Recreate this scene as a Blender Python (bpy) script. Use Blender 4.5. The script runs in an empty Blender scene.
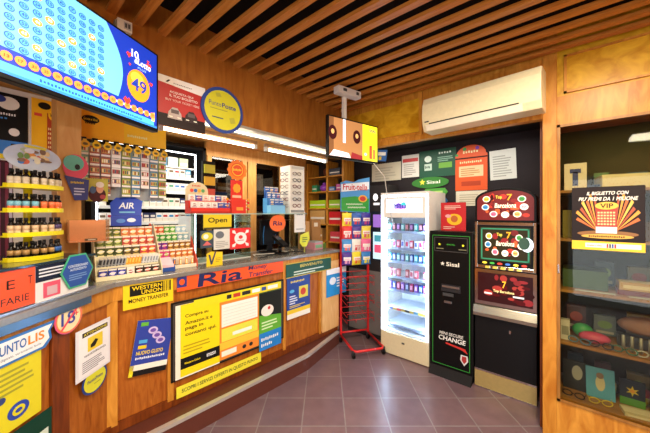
import bpy, bmesh, math, random
from mathutils import Matrix, Vector
random.seed(7)
C = bpy.context.scene.collection
sc = bpy.context.scene
PI = math.pi

# ------------------------------------------------------------------ camera, world, lights, exposure
FPX, CAMH, HOR = 289.0, 1.6, 213.0
FWD = Vector((-.655, .756, 0)); RGT = Vector((.756, .655, 0))
cam = bpy.data.objects.new('camera', bpy.data.cameras.new('camera')); C.objects.link(cam)
cam.location = (0, 0, CAMH)
cam.rotation_euler = (PI/2, 0, math.radians(40.9))
cam.data.lens = FPX/650*36; cam.data.sensor_width = 36; cam.data.shift_y = -(216.5-HOR)/650
cam.data.clip_start = .02
sc.camera = cam
sc.view_settings.view_transform = 'Standard'
sc.view_settings.look = 'None'
sc.view_settings.gamma = 1
sc.view_settings.exposure = 0.16
w = bpy.data.worlds.new('world'); sc.world = w; w.use_nodes = True
w.node_tree.nodes['Background'].inputs[0].default_value = (.93, .95, 1, 1)
w.node_tree.nodes['Background'].inputs[1].default_value = .8

def area(name, loc, rot, sx, sy, power, col):
    l = bpy.data.lights.new(name, 'AREA'); l.shape = 'RECTANGLE'; l.size = sx; l.size_y = sy
    l.energy = power; l.color = col
    o = bpy.data.objects.new(name, l); C.objects.link(o); o.location = loc; o.rotation_euler = rot
    return o
WARM = (1, .86, .66)
area('ceiling_lamp_light', (-.5, .6, 2.68), (0, 0, 0), .5, .5, 48, WARM)
area('ceiling_lamp_light', (.2, 1.5, 2.68), (0, 0, 0), .4, .4, 46, WARM)
area('ceiling_lamp_light', (.9, -.8, 2.68), (0, 0, 0), .6, .6, 60, WARM)
area('daylight_fill', (.6, -1.63, 1.15), (PI/2, 0, math.radians(12)), 1.3, 2.1, 55, (.82, .9, 1))  # added daylight from an opening assumed behind the camera
area('back_bar_light', (-2.85, 1.5, 2.33), (0, 0, 0), .25, 2.2, 22, (1, .93, .8))
area('niche_light', (-1.0, 3.1, 2.36), (0, 0, 0), 1.6, .2, 9, (1, .92, .8))
area('cabinet_fill_light', (.4, 2.72, 2.23), (0, 0, 0), .8, .08, 8, (1, .86, .5))  # added fill that brightens the cabinet interior, not an actual lamp

# ------------------------------------------------------------------ materials
_m = {}
def lin(h):
    h = h.lstrip('#'); v = [int(h[i:i+2], 16)/255 for i in (0, 2, 4)]
    return tuple(((c+.055)/1.055)**2.4 if c > .04045 else c/12.92 for c in v)+(1,)
def mat(h, rough=.5, metal=0, emit=0, vary=.06, scale=40, bump=0):
    """plain surface with a slight procedural variation"""
    k = (h, rough, metal, emit, vary, scale, bump)
    if k in _m: return _m[k]
    m = bpy.data.materials.new('surface_'+h.strip('#')); m.use_nodes = True
    nt = m.node_tree; b = nt.nodes['Principled BSDF']; c = lin(h)
    b.inputs['Roughness'].default_value = rough; b.inputs['Metallic'].default_value = metal
    if sum(c[:3]) < .12: b.inputs['Specular IOR Level'].default_value = .22
    if emit:
        b.inputs['Base Color'].default_value = c
        b.inputs['Emission Color'].default_value = c; b.inputs['Emission Strength'].default_value = emit
    else:
        tc = nt.nodes.new('ShaderNodeTexCoord'); n = nt.nodes.new('ShaderNodeTexNoise')
        n.inputs['Scale'].default_value = scale; n.inputs['Detail'].default_value = 3
        nt.links.new(tc.outputs['Object'], n.inputs['Vector'])
        r = nt.nodes.new('ShaderNodeValToRGB')
        r.color_ramp.elements[0].color = tuple(x*(1-vary*2) for x in c[:3])+(1,)
        r.color_ramp.elements[1].color = tuple(min(1, x*(1+vary)) for x in c[:3])+(1,)
        nt.links.new(n.outputs['Fac'], r.inputs['Fac']); nt.links.new(r.outputs['Color'], b.inputs['Base Color'])
        if bump:
            bp = nt.nodes.new('ShaderNodeBump'); bp.inputs['Strength'].default_value = bump
            nt.links.new(n.outputs['Fac'], bp.inputs['Height']); nt.links.new(bp.outputs['Normal'], b.inputs['Normal'])
    _m[k] = m; return m
def wood(h1, h2, sc3=(1, 1, 1), rough=.35, key=''):
    k = ('wood', h1, h2, sc3, rough)
    if k in _m: return _m[k]
    m = bpy.data.materials.new('wood_grain'); m.use_nodes = True; nt = m.node_tree; b = nt.nodes['Principled BSDF']
    tc = nt.nodes.new('ShaderNodeTexCoord'); mp = nt.nodes.new('ShaderNodeMapping'); mp.inputs['Scale'].default_value = sc3
    n = nt.nodes.new('ShaderNodeTexNoise'); n.inputs['Scale'].default_value = 6; n.inputs['Detail'].default_value = 6; n.inputs['Distortion'].default_value = 1.2
    r = nt.nodes.new('ShaderNodeValToRGB'); r.color_ramp.elements[0].position = .3; r.color_ramp.elements[1].position = .72
    r.color_ramp.elements[0].color = lin(h1); r.color_ramp.elements[1].color = lin(h2)
    nt.links.new(tc.outputs['Object'], mp.inputs['Vector']); nt.links.new(mp.outputs['Vector'], n.inputs['Vector'])
    nt.links.new(n.outputs['Fac'], r.inputs['Fac']); nt.links.new(r.outputs['Color'], b.inputs['Base Color'])
    b.inputs['Roughness'].default_value = rough; b.inputs['Specular IOR Level'].default_value = .28
    _m[k] = m; return m
def glassy(h='ffffff', refl=.08, rough=.02):
    k = ('glass', h, refl)
    if k in _m: return _m[k]
    m = bpy.data.materials.new('clear_pane'); m.use_nodes = True; nt = m.node_tree
    nt.nodes.remove(nt.nodes['Principled BSDF']); out = nt.nodes['Material Output']
    t = nt.nodes.new('ShaderNodeBsdfTransparent'); t.inputs[0].default_value = lin(h)
    g = nt.nodes.new('ShaderNodeBsdfGlossy'); g.inputs['Roughness'].default_value = rough
    lw = nt.nodes.new('ShaderNodeLayerWeight'); lw.inputs[0].default_value = .35
    ma = nt.nodes.new('ShaderNodeMath'); ma.operation = 'MULTIPLY_ADD'; ma.inputs[1].default_value = .5 if refl > .025 else .12; ma.inputs[2].default_value = refl
    mx = nt.nodes.new('ShaderNodeMixShader')
    nt.links.new(lw.outputs['Fresnel'], ma.inputs[0]); nt.links.new(ma.outputs[0], mx.inputs[0])
    nt.links.new(t.outputs[0], mx.inputs[1]); nt.links.new(g.outputs[0], mx.inputs[2]); nt.links.new(mx.outputs[0], out.inputs[0])
    _m[k] = m; return m

WD_FRONT = wood('8c4610', 'b86e28', (5, 5, .7), .35)
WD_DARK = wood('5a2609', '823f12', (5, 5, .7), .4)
WD_FASC = wood('90541c', 'ac6e2a', (3, 3, .6), .4)
WD_PLY = wood('b47a08', 'e0b02c', (1.2, 1, 1.6), .35)
WD_TAN = wood('c98b45', 'dba661', (4, 4, .6), .4)
WD_CAB = wood('ae6a1c', 'd6973c', (3, 3, .6), .35)
WD_BEAM = wood('a05a1a', 'c88238', (.6, 6, 6), .36)
BLACK = mat('0b0b0c', .35); MATBLACK = mat('151315', .7); GREYD = mat('3a3b3e', .5)
WHITE = mat('f2f1ec', .5); CREAM = mat('ece2c4', .45); STEEL = mat('b9bcc0', .28, 1); CHROME = mat('d8d8da', .12, 1)
RED = mat('c81e1e', .4); GLASS = glassy()
def P(h): return mat(h, .45, 0, 0, .03)          # printed colour
def E(h, s=1.0): return mat(h, .4, 0, s)

# ------------------------------------------------------------------ mesh builder
_txt = {}
def text_mesh(s, bold=True):
    k = (s, bold)
    if k in _txt: return _txt[k]
    cu = bpy.data.curves.new('t', 'FONT'); cu.body = s; cu.resolution_u = 3
    if bold: cu.offset = .017
    o = bpy.data.objects.new('t', cu); C.objects.link(o)
    dg = bpy.context.evaluated_depsgraph_get(); me = o.evaluated_get(dg).to_mesh()
    vs = [(v.co.x, v.co.y) for v in me.vertices]; fs = [tuple(p.vertices) for p in me.polygons]
    o.evaluated_get(dg).to_mesh_clear(); bpy.data.objects.remove(o); bpy.data.curves.remove(cu)
    x0 = min(v[0] for v in vs); x1 = max(v[0] for v in vs); y0 = min(v[1] for v in vs); y1 = max(v[1] for v in vs)
    vs = [((x-x0)/(x1-x0+1e-9), (y-y0)/(y1-y0+1e-9)) for x, y in vs]
    _txt[k] = (vs, fs); return _txt[k]
EPS = .0012
class MB:
    def __init__(s): s.v = []; s.f = []; s.mi = []; s.ms = []; s.sm = []; s.T = Matrix()
    def _m(s, m):
        if m not in s.ms: s.ms.append(m)
        return s.ms.index(m)
    def add(s, vs, fs, m, smooth=False):
        b = len(s.v); s.v += [tuple(s.T @ Vector(p)) for p in vs]; i = s._m(m)
        for f in fs: s.f.append(tuple(b+q for q in f)); s.mi.append(i); s.sm.append(smooth)
        return s
    def box(s, x0, x1, y0, y1, z0, z1, m):
        vs = [(x, y, z) for z in (z0, z1) for y in (y0, y1) for x in (x0, x1)]
        return s.add(vs, [(0, 2, 3, 1), (4, 5, 7, 6), (0, 1, 5, 4), (1, 3, 7, 5), (3, 2, 6, 7), (2, 0, 4, 6)], m)
    def hex(s, bot, top, m):
        return s.add(list(bot)+list(top), [(3, 2, 1, 0), (4, 5, 6, 7), (0, 1, 5, 4), (1, 2, 6, 5), (2, 3, 7, 6), (3, 0, 4, 7)], m)
    def prism(s, pts, z0, z1, m):
        """outline in x, y extruded in z"""
        n = len(pts)
        return s.add([(x, y, z0) for x, y in pts]+[(x, y, z1) for x, y in pts],
                     [tuple(range(n))[::-1], tuple(range(n, 2*n))]+[(i, (i+1) % n, n+(i+1) % n, n+i) for i in range(n)], m)
    def slab(s, pts, y0, y1, m):
        """outline in x, z extruded in depth"""
        n = len(pts)
        return s.add([(x, y0, z) for x, z in pts]+[(x, y1, z) for x, z in pts],
                     [tuple(range(n)), tuple(range(n, 2*n))[::-1]]+[((i+1) % n, i, n+i, n+(i+1) % n) for i in range(n)], m)
    def side(s, pts, x0, x1, m):
        """outline in y, z extruded along x"""
        n = len(pts)
        return s.add([(x0, y, z) for y, z in pts]+[(x1, y, z) for y, z in pts],
                     [tuple(range(n)), tuple(range(n, 2*n))[::-1]]+[((i+1) % n, i, n+i, n+(i+1) % n) for i in range(n)], m)
    def tube(s, pts, r, m, n=8, closed=False):
        P_ = [Vector(p) for p in pts]; N = len(P_); vs = []; fs = []
        for i, p in enumerate(P_):
            a = P_[(i-1) % N] if (closed or i > 0) else p; b = P_[(i+1) % N] if (closed or i < N-1) else p
            d = (b-a).normalized(); u = d.orthogonal().normalized()
            if abs(d.z) < .95: u = d.cross(Vector((0, 0, 1))).normalized()
            w_ = d.cross(u)
            for k in range(n):
                q = p+u*r*math.cos(2*PI*k/n)+w_*r*math.sin(2*PI*k/n); vs.append(tuple(q))
        for i in range(N if closed else N-1):
            j = (i+1) % N
            for k in range(n): fs.append((i*n+k, i*n+(k+1) % n, j*n+(k+1) % n, j*n+k))
        if not closed: fs += [tuple(range(n))[::-1], tuple(range((N-1)*n, N*n))]
        return s.add(vs, fs, m, True)
    def lathe(s, prof, c, m, n=16):
        vs = []; fs = []
        for r, z in prof:
            for k in range(n): vs.append((c[0]+r*math.cos(2*PI*k/n), c[1]+r*math.sin(2*PI*k/n), c[2]+z))
        for i in range(len(prof)-1):
            for k in range(n): fs.append((i*n+k, i*n+(k+1) % n, (i+1)*n+(k+1) % n, (i+1)*n+k))
        fs += [tuple(range(n))[::-1], tuple(range((len(prof)-1)*n, len(prof)*n))]
        return s.add(vs, fs, m, True)
    def ball(s, c, rx, ry, rz, m, n=14):
        vs = []; fs = []; R = 8
        for i in range(R+1):
            t = PI*i/R
            for k in range(n): vs.append((c[0]+rx*max(.02, math.sin(t))*math.cos(2*PI*k/n), c[1]+ry*max(.02, math.sin(t))*math.sin(2*PI*k/n), c[2]-rz*math.cos(t)))
        for i in range(R):
            for k in range(n): fs.append((i*n+k, i*n+(k+1) % n, (i+1)*n+(k+1) % n, (i+1)*n+k))
        fs += [tuple(range(n))[::-1], tuple(range(R*n, R*n+n))]
        return s.add(vs, fs, m, True)
    # flat printing on the front face (y = y0 - layer*EPS)
    def rect(s, x0, x1, z0, z1, L, m): return s.poly([(x0, z0), (x1, z0), (x1, z1), (x0, z1)], L, m)
    def poly(s, pts, L, m): return s.add([(x, -L*EPS, z) for x, z in pts], [tuple(range(len(pts)))], m)
    def disc(s, cx, cz, rx, rz, L, m, n=28, sc_=0, k=0):
        return s.poly([(cx+rx*(1+sc_*math.cos(k*2*PI*i/n))*math.cos(2*PI*i/n), cz+rz*(1+sc_*math.cos(k*2*PI*i/n))*math.sin(2*PI*i/n)) for i in range(n)], L, m)
    def ring(s, cx, cz, rx, rz, t, L, m, n=28):
        vs = []; fs = []
        for i in range(n):
            a = 2*PI*i/n
            vs += [(cx+rx*math.cos(a), -L*EPS, cz+rz*math.sin(a)), (cx+(rx-t)*math.cos(a), -L*EPS, cz+(rz-t)*math.sin(a))]
        for i in range(n): j = (i+1) % n; fs.append((2*i, 2*j, 2*j+1, 2*i+1))
        return s.add(vs, fs, m)
    def text(s, t, x, z, wd, h, L, m, bold=True, slant=0):
        vs, fs = text_mesh(t, bold)
        return s.add([(x+u*wd+slant*v*h, -L*EPS, z+v*h) for u, v in vs], fs, m)
    def blur(s, t, x, z, wd, h, L, m, bold=True, slant=0):
        """a line of print too small to read, as short strokes, one per letter"""
        n = t; st = wd/n
        for i in range(n): s.rect(x+st*i, x+st*(i+.62), z+(.12*h if i % 3 else 0), z+h*(.8 if i % 2 else .95), L, m)
        return s
    def lines(s, x0, x1, z0, z1, n, L, m, seed=1):
        r = random.Random(seed); st = (z1-z0)/n
        for i in range(n): s.rect(x0, x0+(x1-x0)*r.uniform(.6, 1), z0+st*i, z0+st*(i+.45), L, m)
        return s
    def mesh(s, name):
        me = bpy.data.meshes.new(name); me.from_pydata(s.v, [], s.f)
        for m in s.ms: me.materials.append(m)
        me.polygons.foreach_set('material_index', s.mi); me.polygons.foreach_set('use_smooth', s.sm); me.update()
        return me
    def build(s, name, parent=None, loc=None, th=None, label=None, cat=None, group=None, kind=None, bevel=0):
        o = bpy.data.objects.new(name, s.mesh(name)); C.objects.link(o)
        if parent: o.parent = parent
        if loc is not None: o.location = loc
        if th is not None: o.rotation_euler = (0, 0, math.radians(th))
        tag(o, label, cat, group, kind)
        if bevel:
            b = o.modifiers.new('bevel', 'BEVEL'); b.width = bevel; b.segments = 2; b.limit_method = 'ANGLE'
        return o
def tag(o, label=None, cat=None, group=None, kind=None):
    if label: o['label'] = label
    if cat: o['category'] = cat
    if group: o['group'] = group
    if kind: o['kind'] = kind
def thing(name, loc, th, label, cat, group=None):
    o = bpy.data.objects.new(name, None); o.empty_display_size = .05; C.objects.link(o)
    o.location = loc; o.rotation_euler = (0, 0, math.radians(th)); tag(o, label, cat, group); return o
def put(me, name, loc, th, label, cat, group=None, rx=0, ry=0):
    o = bpy.data.objects.new(name, me); C.objects.link(o); o.location = loc
    o.rotation_euler = (math.radians(rx), math.radians(ry), math.radians(th)); tag(o, label, cat, group); return o
def dup(root, loc, th, label=None, group=None):
    r = root.copy(); C.objects.link(r); r.location = loc; r.rotation_euler = (0, 0, math.radians(th))
    if label: r['label'] = label
    if group: r['group'] = group
    for ch in list(root.children):
        c = ch.copy(); C.objects.link(c); c.parent = r
        for g in ch.children:
            d = g.copy(); C.objects.link(d); d.parent = c
    return r
# a plane in the place = (point on it, angle of its left-to-right direction); hit() reads where a sight line meets it
CF = ((-2.29, .54), 88.5); CL = ((-1.867, .023), 130.9); FA = ((-1.97, 0), 90); BK = ((0, 2.62), 0); FR = ((0, 2.95), 0)
NB = ((0, 3.45), 0); BB = ((-3.2, 0), 90); WL = ((-2.75, .1), 95)
def hit(pl, px, py, off=0):
    (X, Y), th = pl; t = math.radians(th); n = Vector((-math.sin(t), math.cos(t), 0))
    d = FWD+RGT*((px-325)/FPX)-Vector((0, 0, (py-HOR)/FPX)); Pn = Vector((X, Y, 0))-n*off
    k = Pn.dot(n)/d.dot(n); return Vector((0, 0, CAMH))+d*k
def hitz(px, py, z):
    d = FWD+RGT*((px-325)/FPX)-Vector((0, 0, (py-HOR)/FPX)); k = (z-CAMH)/d.z
    return Vector((0, 0, CAMH))+d*k
def sheet(name, pl, px0, px1, yt, yb, base, draw, label, cat, off=.004, th=.003, roll=0, dth=0, group=None):
    """a flat sign or notice of real size hung on a plane; yt, yb are read at its left edge"""
    a = hit(pl, px0, yb, off); b = hit(pl, px0, yt, off); c = hit(pl, px1, yb, off)
    W = math.hypot(c.x-a.x, c.y-a.y); H = b.z-a.z
    m = MB(); 
    if base: m.box(0, W, 0, th, 0, H, base)
    draw(m, W, H)
    o = m.build(name, None, a, pl[1]+dth, label, cat, group)
    o.rotation_euler[1] = math.radians(roll); return o
ORD = ['first', 'second', 'third', 'fourth', 'fifth', 'sixth', 'seventh', 'eighth', 'ninth', 'tenth', 'eleventh', 'twelfth', 'thirteenth', 'fourteenth', 'fifteenth', 'sixteenth', 'seventeenth', 'eighteenth', 'nineteenth', 'twentieth']

# ------------------------------------------------------------------ floor
def floor_mat():
    m = bpy.data.materials.new('terracotta_tiles'); m.use_nodes = True; nt = m.node_tree; b = nt.nodes['Principled BSDF']
    tc = nt.nodes.new('ShaderNodeTexCoord'); mp = nt.nodes.new('ShaderNodeMapping')
    mp.inputs['Rotation'].default_value = (0, 0, math.radians(-40.9)); mp.inputs['Location'].default_value = (.175, .14, 0)
    br = nt.nodes.new('ShaderNodeTexBrick'); br.offset = 0; br.inputs['Scale'].default_value = 1
    br.inputs['Brick Width'].default_value = .33; br.inputs['Row Height'].default_value = .33; br.inputs['Mortar Size'].default_value = .005
    br.inputs['Color1'].default_value = lin('71595f'); br.inputs['Color2'].default_value = lin('7d6466'); br.inputs['Mortar'].default_value = lin('8a8180')
    n = nt.nodes.new('ShaderNodeTexNoise'); n.inputs['Scale'].default_value = 9; n.inputs['Detail'].default_value = 5
    r = nt.nodes.new('ShaderNodeValToRGB'); r.color_ramp.elements[0].color = (.62, .6, .62, 1); r.color_ramp.elements[1].color = (1.1, 1.1, 1.12, 1)
    mx = nt.nodes.new('ShaderNodeMixRGB'); mx.blend_type = 'MULTIPLY'; mx.inputs[0].default_value = 1
    nt.links.new(tc.outputs['Object'], mp.inputs['Vector']); nt.links.new(mp.outputs['Vector'], br.inputs['Vector']); nt.links.new(tc.outputs['Object'], n.inputs['Vector'])
    nt.links.new(n.outputs['Fac'], r.inputs['Fac']); nt.links.new(br.outputs['Color'], mx.inputs[1]); nt.links.new(r.outputs['Color'], mx.inputs[2])
    nt.links.new(mx.outputs[0], b.inputs['Base Color']); b.inputs['Roughness'].default_value = .3
    bp = nt.nodes.new('ShaderNodeBump'); bp.inputs['Strength'].default_value = .25; bp.inputs['Distance'].default_value = .004
    iv = nt.nodes.new('ShaderNodeMath'); iv.operation = 'SUBTRACT'; iv.inputs[0].default_value = 1
    nt.links.new(br.outputs['Fac'], iv.inputs[1]); nt.links.new(iv.outputs[0], bp.inputs['Height']); nt.links.new(bp.outputs['Normal'], b.inputs['Normal'])
    return m
MB().box(-3.5, 1.4, -1.6, 3.6, -.05, 0, floor_mat()).build('floor', kind='structure')

# ------------------------------------------------------------------ ceiling: slab painted near black as shade between wooden slats
ce = MB().box(-1.99, 1.4, -1.6, 2.66, 2.90, 2.94, mat('0c0705', .95)).build('ceiling', kind='structure')
bm = MB().box(-1.985, 1.4, 0, .046, 0, .024, WD_BEAM).mesh('beam')  # beams flattened so black gaps stand in for their shaded sides
y = -1.3
while y < 2.6:
    o = bpy.data.objects.new('beam', bm); C.objects.link(o); o.parent = ce; o.location = (0, y, 2.72); y += .132
MB().box(-3.5, -1.99, -1.6, 3.6, 2.42, 2.46, WD_TAN).build('ceiling', kind='structure')
MB().box(-1.99, 1.4, 2.68, 3.6, 2.42, 2.46, MATBLACK).build('ceiling', kind='structure')

# ------------------------------------------------------------------ fascia over the bar and bulkhead over the machines
fa = MB().box(-2.03, -1.97, -1.6, 2.62, 2.285, 2.94, WD_FASC).build('trim_1', kind='structure')
MB().box(-2.16, -1.965, -1.6, 2.62, 2.262, 2.284, mat('b9b4a8', .35, .5)).build('metal_edging', fa)
bh = MB().box(-1.97, -.18, 2.62, 2.67, 2.28, 2.94, WD_CAB).build('trim_2', kind='structure')
MB().box(-1.9, -1.1, 2.607, 2.62, 2.36, 2.67, WD_PLY).build('panel', bh)
MB().box(-1.0, -.2, 2.607, 2.62, 2.30, 2.70, WD_CAB).build('panel', bh)
MB().box(-1.97, -.18, 2.60, 2.62, 2.28, 2.33, WD_CAB).build('lower_rail', bh, bevel=.003)
MB().box(-1.10, -1.07, 2.60, 2.62, 2.33, 2.72, WD_CAB).build('upright', bh)
for k, (px, py) in enumerate([(354, 143), (359.5, 140.5)]):
    p = hit(BK, px, py, .016); MB().ball((0, 0, 0), .01, .012, .01, mat('5a2c10', .3)).build('knob', bh, (p.x, p.y, p.z))

# ------------------------------------------------------------------ walls
MB().box(-3.55, -3.5, -1.6, 3.6, 0, 2.9, mat('8a6a45', .8)).build('wall_left', kind='structure')
MB().box(-3.5, 1.4, 3.5, 3.55, 0, 2.46, mat('2b2629', .75)).build('wall_back', kind='structure')
MB().box(-.2, -.16, 2.69, 3.5, 0, 2.42, WD_DARK).build('wall_niche', kind='structure')

# ------------------------------------------------------------------ bar counter
cf_n = Vector((-math.sin(math.radians(88.5)), math.cos(math.radians(88.5)), 0))
P_ = [(-1.45, -.46), (-1.867, .023), (-2.29, .515), (-2.232, 2.82)]
def off(pts, d):
    out = []
    for i, p in enumerate(pts):
        a = Vector(pts[max(i-1, 0)]); b = Vector(pts[min(i+1, len(pts)-1)]); t = (b-a).normalized(); n = Vector((-t.y, t.x))
        if 0 < i < len(pts)-1:
            t1 = (Vector(p)-a).normalized(); t2 = (b-Vector(p)).normalized(); n1 = Vector((-t1.y, t1.x)); n2 = Vector((-t2.y, t2.x))
            n = (n1+n2).normalized(); n = n/ n.dot(n1)
        out.append((p[0]+n.x*d, p[1]+n.y*d))
    return out
ct = thing('bar_counter', (-2.5, 1.2, 0), 0, 'long wooden shop counter with grey worktop and orange-brown panelled front', 'counter')
def wp(pts): return [(x+2.5, y-1.2) for x, y in pts]
MB().prism(wp(off(P_, -.035)+off(P_, .60)[::-1]), 1.118, 1.152, mat('8d8b86', .25, .3, 0, .15, 60)).build('worktop', ct, bevel=.004)
MB().prism(wp(off(P_, .012)+off(P_, .05)[::-1]), .0, 1.118, WD_FRONT).build('front_panel', ct)
MB().prism(wp(off(P_, -.012)+off(P_, .012)[::-1]), 1.02, 1.118, WD_CAB).build('top_rail', ct, bevel=.003)
MB().prism(wp(off(P_, -.004)+off(P_, .012)[::-1]), .15, .215, WD_DARK).build('lower_rail', ct)
for (px, wd) in [(112, .06), (170.5, .045), (284, .035), (320, .03)]:
    p = hit(CF, px, 300); t = math.radians(88.5)
    m = MB(); m.T = Matrix.Translation((p.x+2.5, p.y-1.2, 0)) @ Matrix.Rotation(t, 4, 'Z')
    m.box(-wd/2, wd/2, -.010, .012, .2, 1.03, WD_CAB); m.build('pillar', ct, bevel=.003)
for px, wd in [(60, .10)]:
    p = hit(CL, px, 300); t = math.radians(130.9)
    m = MB(); m.T = Matrix.Translation((p.x+2.5, p.y-1.2, 0)) @ Matrix.Rotation(t, 4, 'Z')
    m.box(-wd/2, wd/2, -.008, .012, .2, 1.03, WD_DARK); m.build('pillar', ct, bevel=.003)  # dark wood here stands in for the shade of a recess
KR = [(-1.25, -.35), (-1.72, .20), (-2.10, .66), (-2.06, 2.12), (-2.19, 2.79)]
MB().prism(wp(KR+[(-2.30, 2.79), (-2.30, .5), (-1.9, .03), (-1.5, -.5)]), 0, .146, mat('5d2f24', .4, 0, 0, .1, 8)).build('plinth', ct)
MB().prism(wp(off(KR, -.004)+off(KR, .035)[::-1]), .128, .152, mat('c9c6c2', .3, .5)).build('kick_rail', ct)
MB().box(.22, .268, 1.623, 1.63, .15, 1.118, CREAM).build('end_panel', ct)
# pale panel at the far end of the front
a = hit(CF, 322, 300); b = hit(CF, 338, 300)
m = MB(); m.T = Matrix.Translation((a.x+2.5, a.y-1.2, 0)) @ Matrix.Rotation(math.radians(88.5), 4, 'Z')
m.box(0, (b-a).length*.99, -.008, .012, .2, 1.03, wood('d9a868', 'e6bd82', (5, 5, .7), .4)); m.build('side_panel', ct)

# ------------------------------------------------------------------ notices on the counter front
YE = 'e8d81c'
def d_money(m, W, H):
    m.rect(.0, W, 0, H, 1, P('f0cf1a')); m.rect(.12*W, .95*W, .46*H, .86*H, 2, P('1a1a18'))
    m.text('WESTERN', .16*W, .67*H, .60*W, .15*H, 3, P('f0cf1a')); m.text('UNION', .34*W, .49*H, .42*W, .15*H, 3, P('f0cf1a'))
    for i in range(4): m.rect((.79+.035*i)*W, (.808+.035*i)*W, .46*H, .86*H, 3, P('f0cf1a'))
    m.text('MONEY TRANSFER', .1*W, .22*H, .8*W, .15*H, 2, P('1a1a18'))
sheet('money_transfer_sign', CF, 123, 173, 283.5, 311, P('f0cf1a'), d_money, 'yellow money transfer sign with black lettering on the counter rail', 'sign', off=.02)
def d_ria(m, W, H):
    m.rect(0, W, 0, H, 1, P('f4581e')); m.rect(.0, .07*W, .25*H, .95*H, 2, P('25347e')); m.disc(.035*W, .6*H, .02*W, .2*H, 3, P('f4581e'))
    m.text('Ria', .15*W, .04*H, .39*W, .92*H, 2, P('1b2458'), slant=.15)
    m.text('Money', .6*W, .53*H, .2*W, .42*H, 2, P('1b2458'), slant=.2); m.text('Transfer', .6*W, .08*H, .27*W, .38*H, 2, P('1b2458'), slant=.2)
sheet('banner', CF, 177, 283, 276.8, 292, P('f4581e'), d_ria, 'long orange money transfer banner along the counter rail with large dark lettering', 'banner', off=.02)
def d_ben(m, W, H):
    m.rect(0, W, 0, H, 1, P('0f4f3f')); m.text('BENVENUTO', .28*W, .6*H, .5*W, .2*H, 2, P('d8c45a')); m.lines(.15*W, .85*W, .12*H, .48*H, 2, 2, P('cfe0d0'))
    m.rect(0, W, .93*H, H, 2, P('c7b13c')); m.rect(0, W, 0, .06*H, 2, P('c7b13c'))
sheet('welcome_sign', CF, 286, 331, 264, 279, P('0f4f3f'), d_ben, 'dark green BENVENUTO sign on the counter rail, right of the orange banner', 'sign', off=.02)
def d_board(m, W, H):
    m.rect(.0, W, .0, H, 1, P('403a34'))
    for r in ((0, W, 0, .02*H), (0, W, .98*H, H), (0, .012*W, 0, H), (.988*W, W, 0, H)): m.rect(*r, 2, P('161412'))
nb = sheet('notice_board', CF, 171, 283.5, 303.5, 383.5, P('403a34'), d_board, 'dark framed notice board on the counter front holding several posters', 'notice board', off=.016, th=.012)
def d_ama(m, W, H):
    m.rect(0, W, 0, H, 1, P('efe9d8')); m.rect(.1*W, W, .02*H, H, 2, P('f3d90f'))
    for i, t in enumerate(['Compra su', 'Amazon.it e', 'paga in', 'contanti qui.']):
        m.text(t, .2*W, (.80-.085*i)*H, (.52, .62, .40, .72)[i]*W, (.06, .05, .06, .06)[i]*H, 3, P('1a1a1a'))
    m.rect(.1*W, W, .12*H, .27*H, 3, P('151515')); m.text('Western Union', .18*W, .175*H, .35*W, .03*H, 4, P('f3d90f')); m.text('amazon', .68*W, .17*H, .22*W, .045*H, 4, P('eeeeee'))
    m.lines(.16*W, .8*W, .32*H, .46*H, 3, 3, P('b7a30c'))
sheet('poster', CF, 175.5, 219.5, 306.5, 381, P('efe9d8'), d_ama, 'yellow and black poster about paying for online shopping in cash, behind the board glass', 'poster', off=.02)
def d_orange(m, W, H):
    m.rect(0, W, 0, H, 1, P('ee8a2e')); m.rect(.04*W, .96*W, .55*H, .93*H, 2, P('f4f1e6'))
    for i in range(6): m.rect(.08*W, .92*W, (.59+.055*i)*H, (.595+.055*i)*H, 3, P('c8c4ba'))
    m.rect(.04*W, .96*W, .30*H, .52*H, 2, P('dfe04a')); m.rect(.3*W, .8*W, .36*H, .42*H, 3, P('f4f1e6')); m.rect(.0, W, .17*H, .29*H, 2, P('e8c53a'))
    m.rect(.04*W, .4*W, .05*H, .14*H, 2, P('f5efe0')); m.disc(.6*W, .09*H, .05*W, .035*H, 2, P('2f2f2f')); m.disc(.78*W, .09*H, .05*W, .035*H, 2, P('2f2f2f'))
sheet('poster', CF, 219.8, 258.8, 301.5, 361, P('ee8a2e'), d_orange, 'orange and yellow poster with a white table, middle of the counter notice board', 'poster', off=.021)
def d_green(m, W, H):
    m.rect(0, W, 0, H, 1, P('5fae2e')); m.slab([(0, .62*H), (W, .55*H), (W, H), (0, H)], -.0025, -.002, P('1e211e'))
    m.disc(.35*W, .68*H, .28*W, .1*H, 4, P('ece8e0')); m.disc(.42*W, .72*H, .06*W, .03*H, 5, P('c83030'))
    m.rect(0, W, 0, .3*H, 2, P('1b7fd0')); m.blur(9, .08*W, .16*H, .8*W, .06*H, 3, P('f0f0f0')); m.blur(6, .08*W, .06*H, .5*W, .06*H, 3, P('f0f0f0'))
    m.lines(.1*W, .85*W, .36*H, .52*H, 3, 2, P('d8efc4'))
sheet('poster', CF, 259.3, 281, 294, 352, P('5fae2e'), d_green, 'small green, black and blue poster at the right end of the notice board', 'poster', off=.021)
def d_strip(m, W, H):
    m.rect(0, W, 0, H, 1, P(YE)); x = .32
    for c, k in (('2f2f2f', .05), ('c0392b', .08), ('2f2f2f', .10), ('f5f5f5', .1), ('2c50a0', .06), ('f5f5f5', .14)): m.rect(x*W, (x+k)*W, .25*H, .75*H, 2, P(c)); x += k+.02
sheet('payment_strip', CF, 194, 281, 300.5, 309, P(YE), d_strip, 'narrow yellow strip of payment marks across the top of the notice board', 'sticker', off=.0235)
def d_strip2(m, W, H):
    m.rect(0, W, 0, H, 1, P('e9df3a')); m.text('SCOPRI I SERVIZI OFFERTI IN QUESTO PUNTO', .05*W, .3*H, .9*W, .4*H, 2, P('4c5a2a'))
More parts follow.
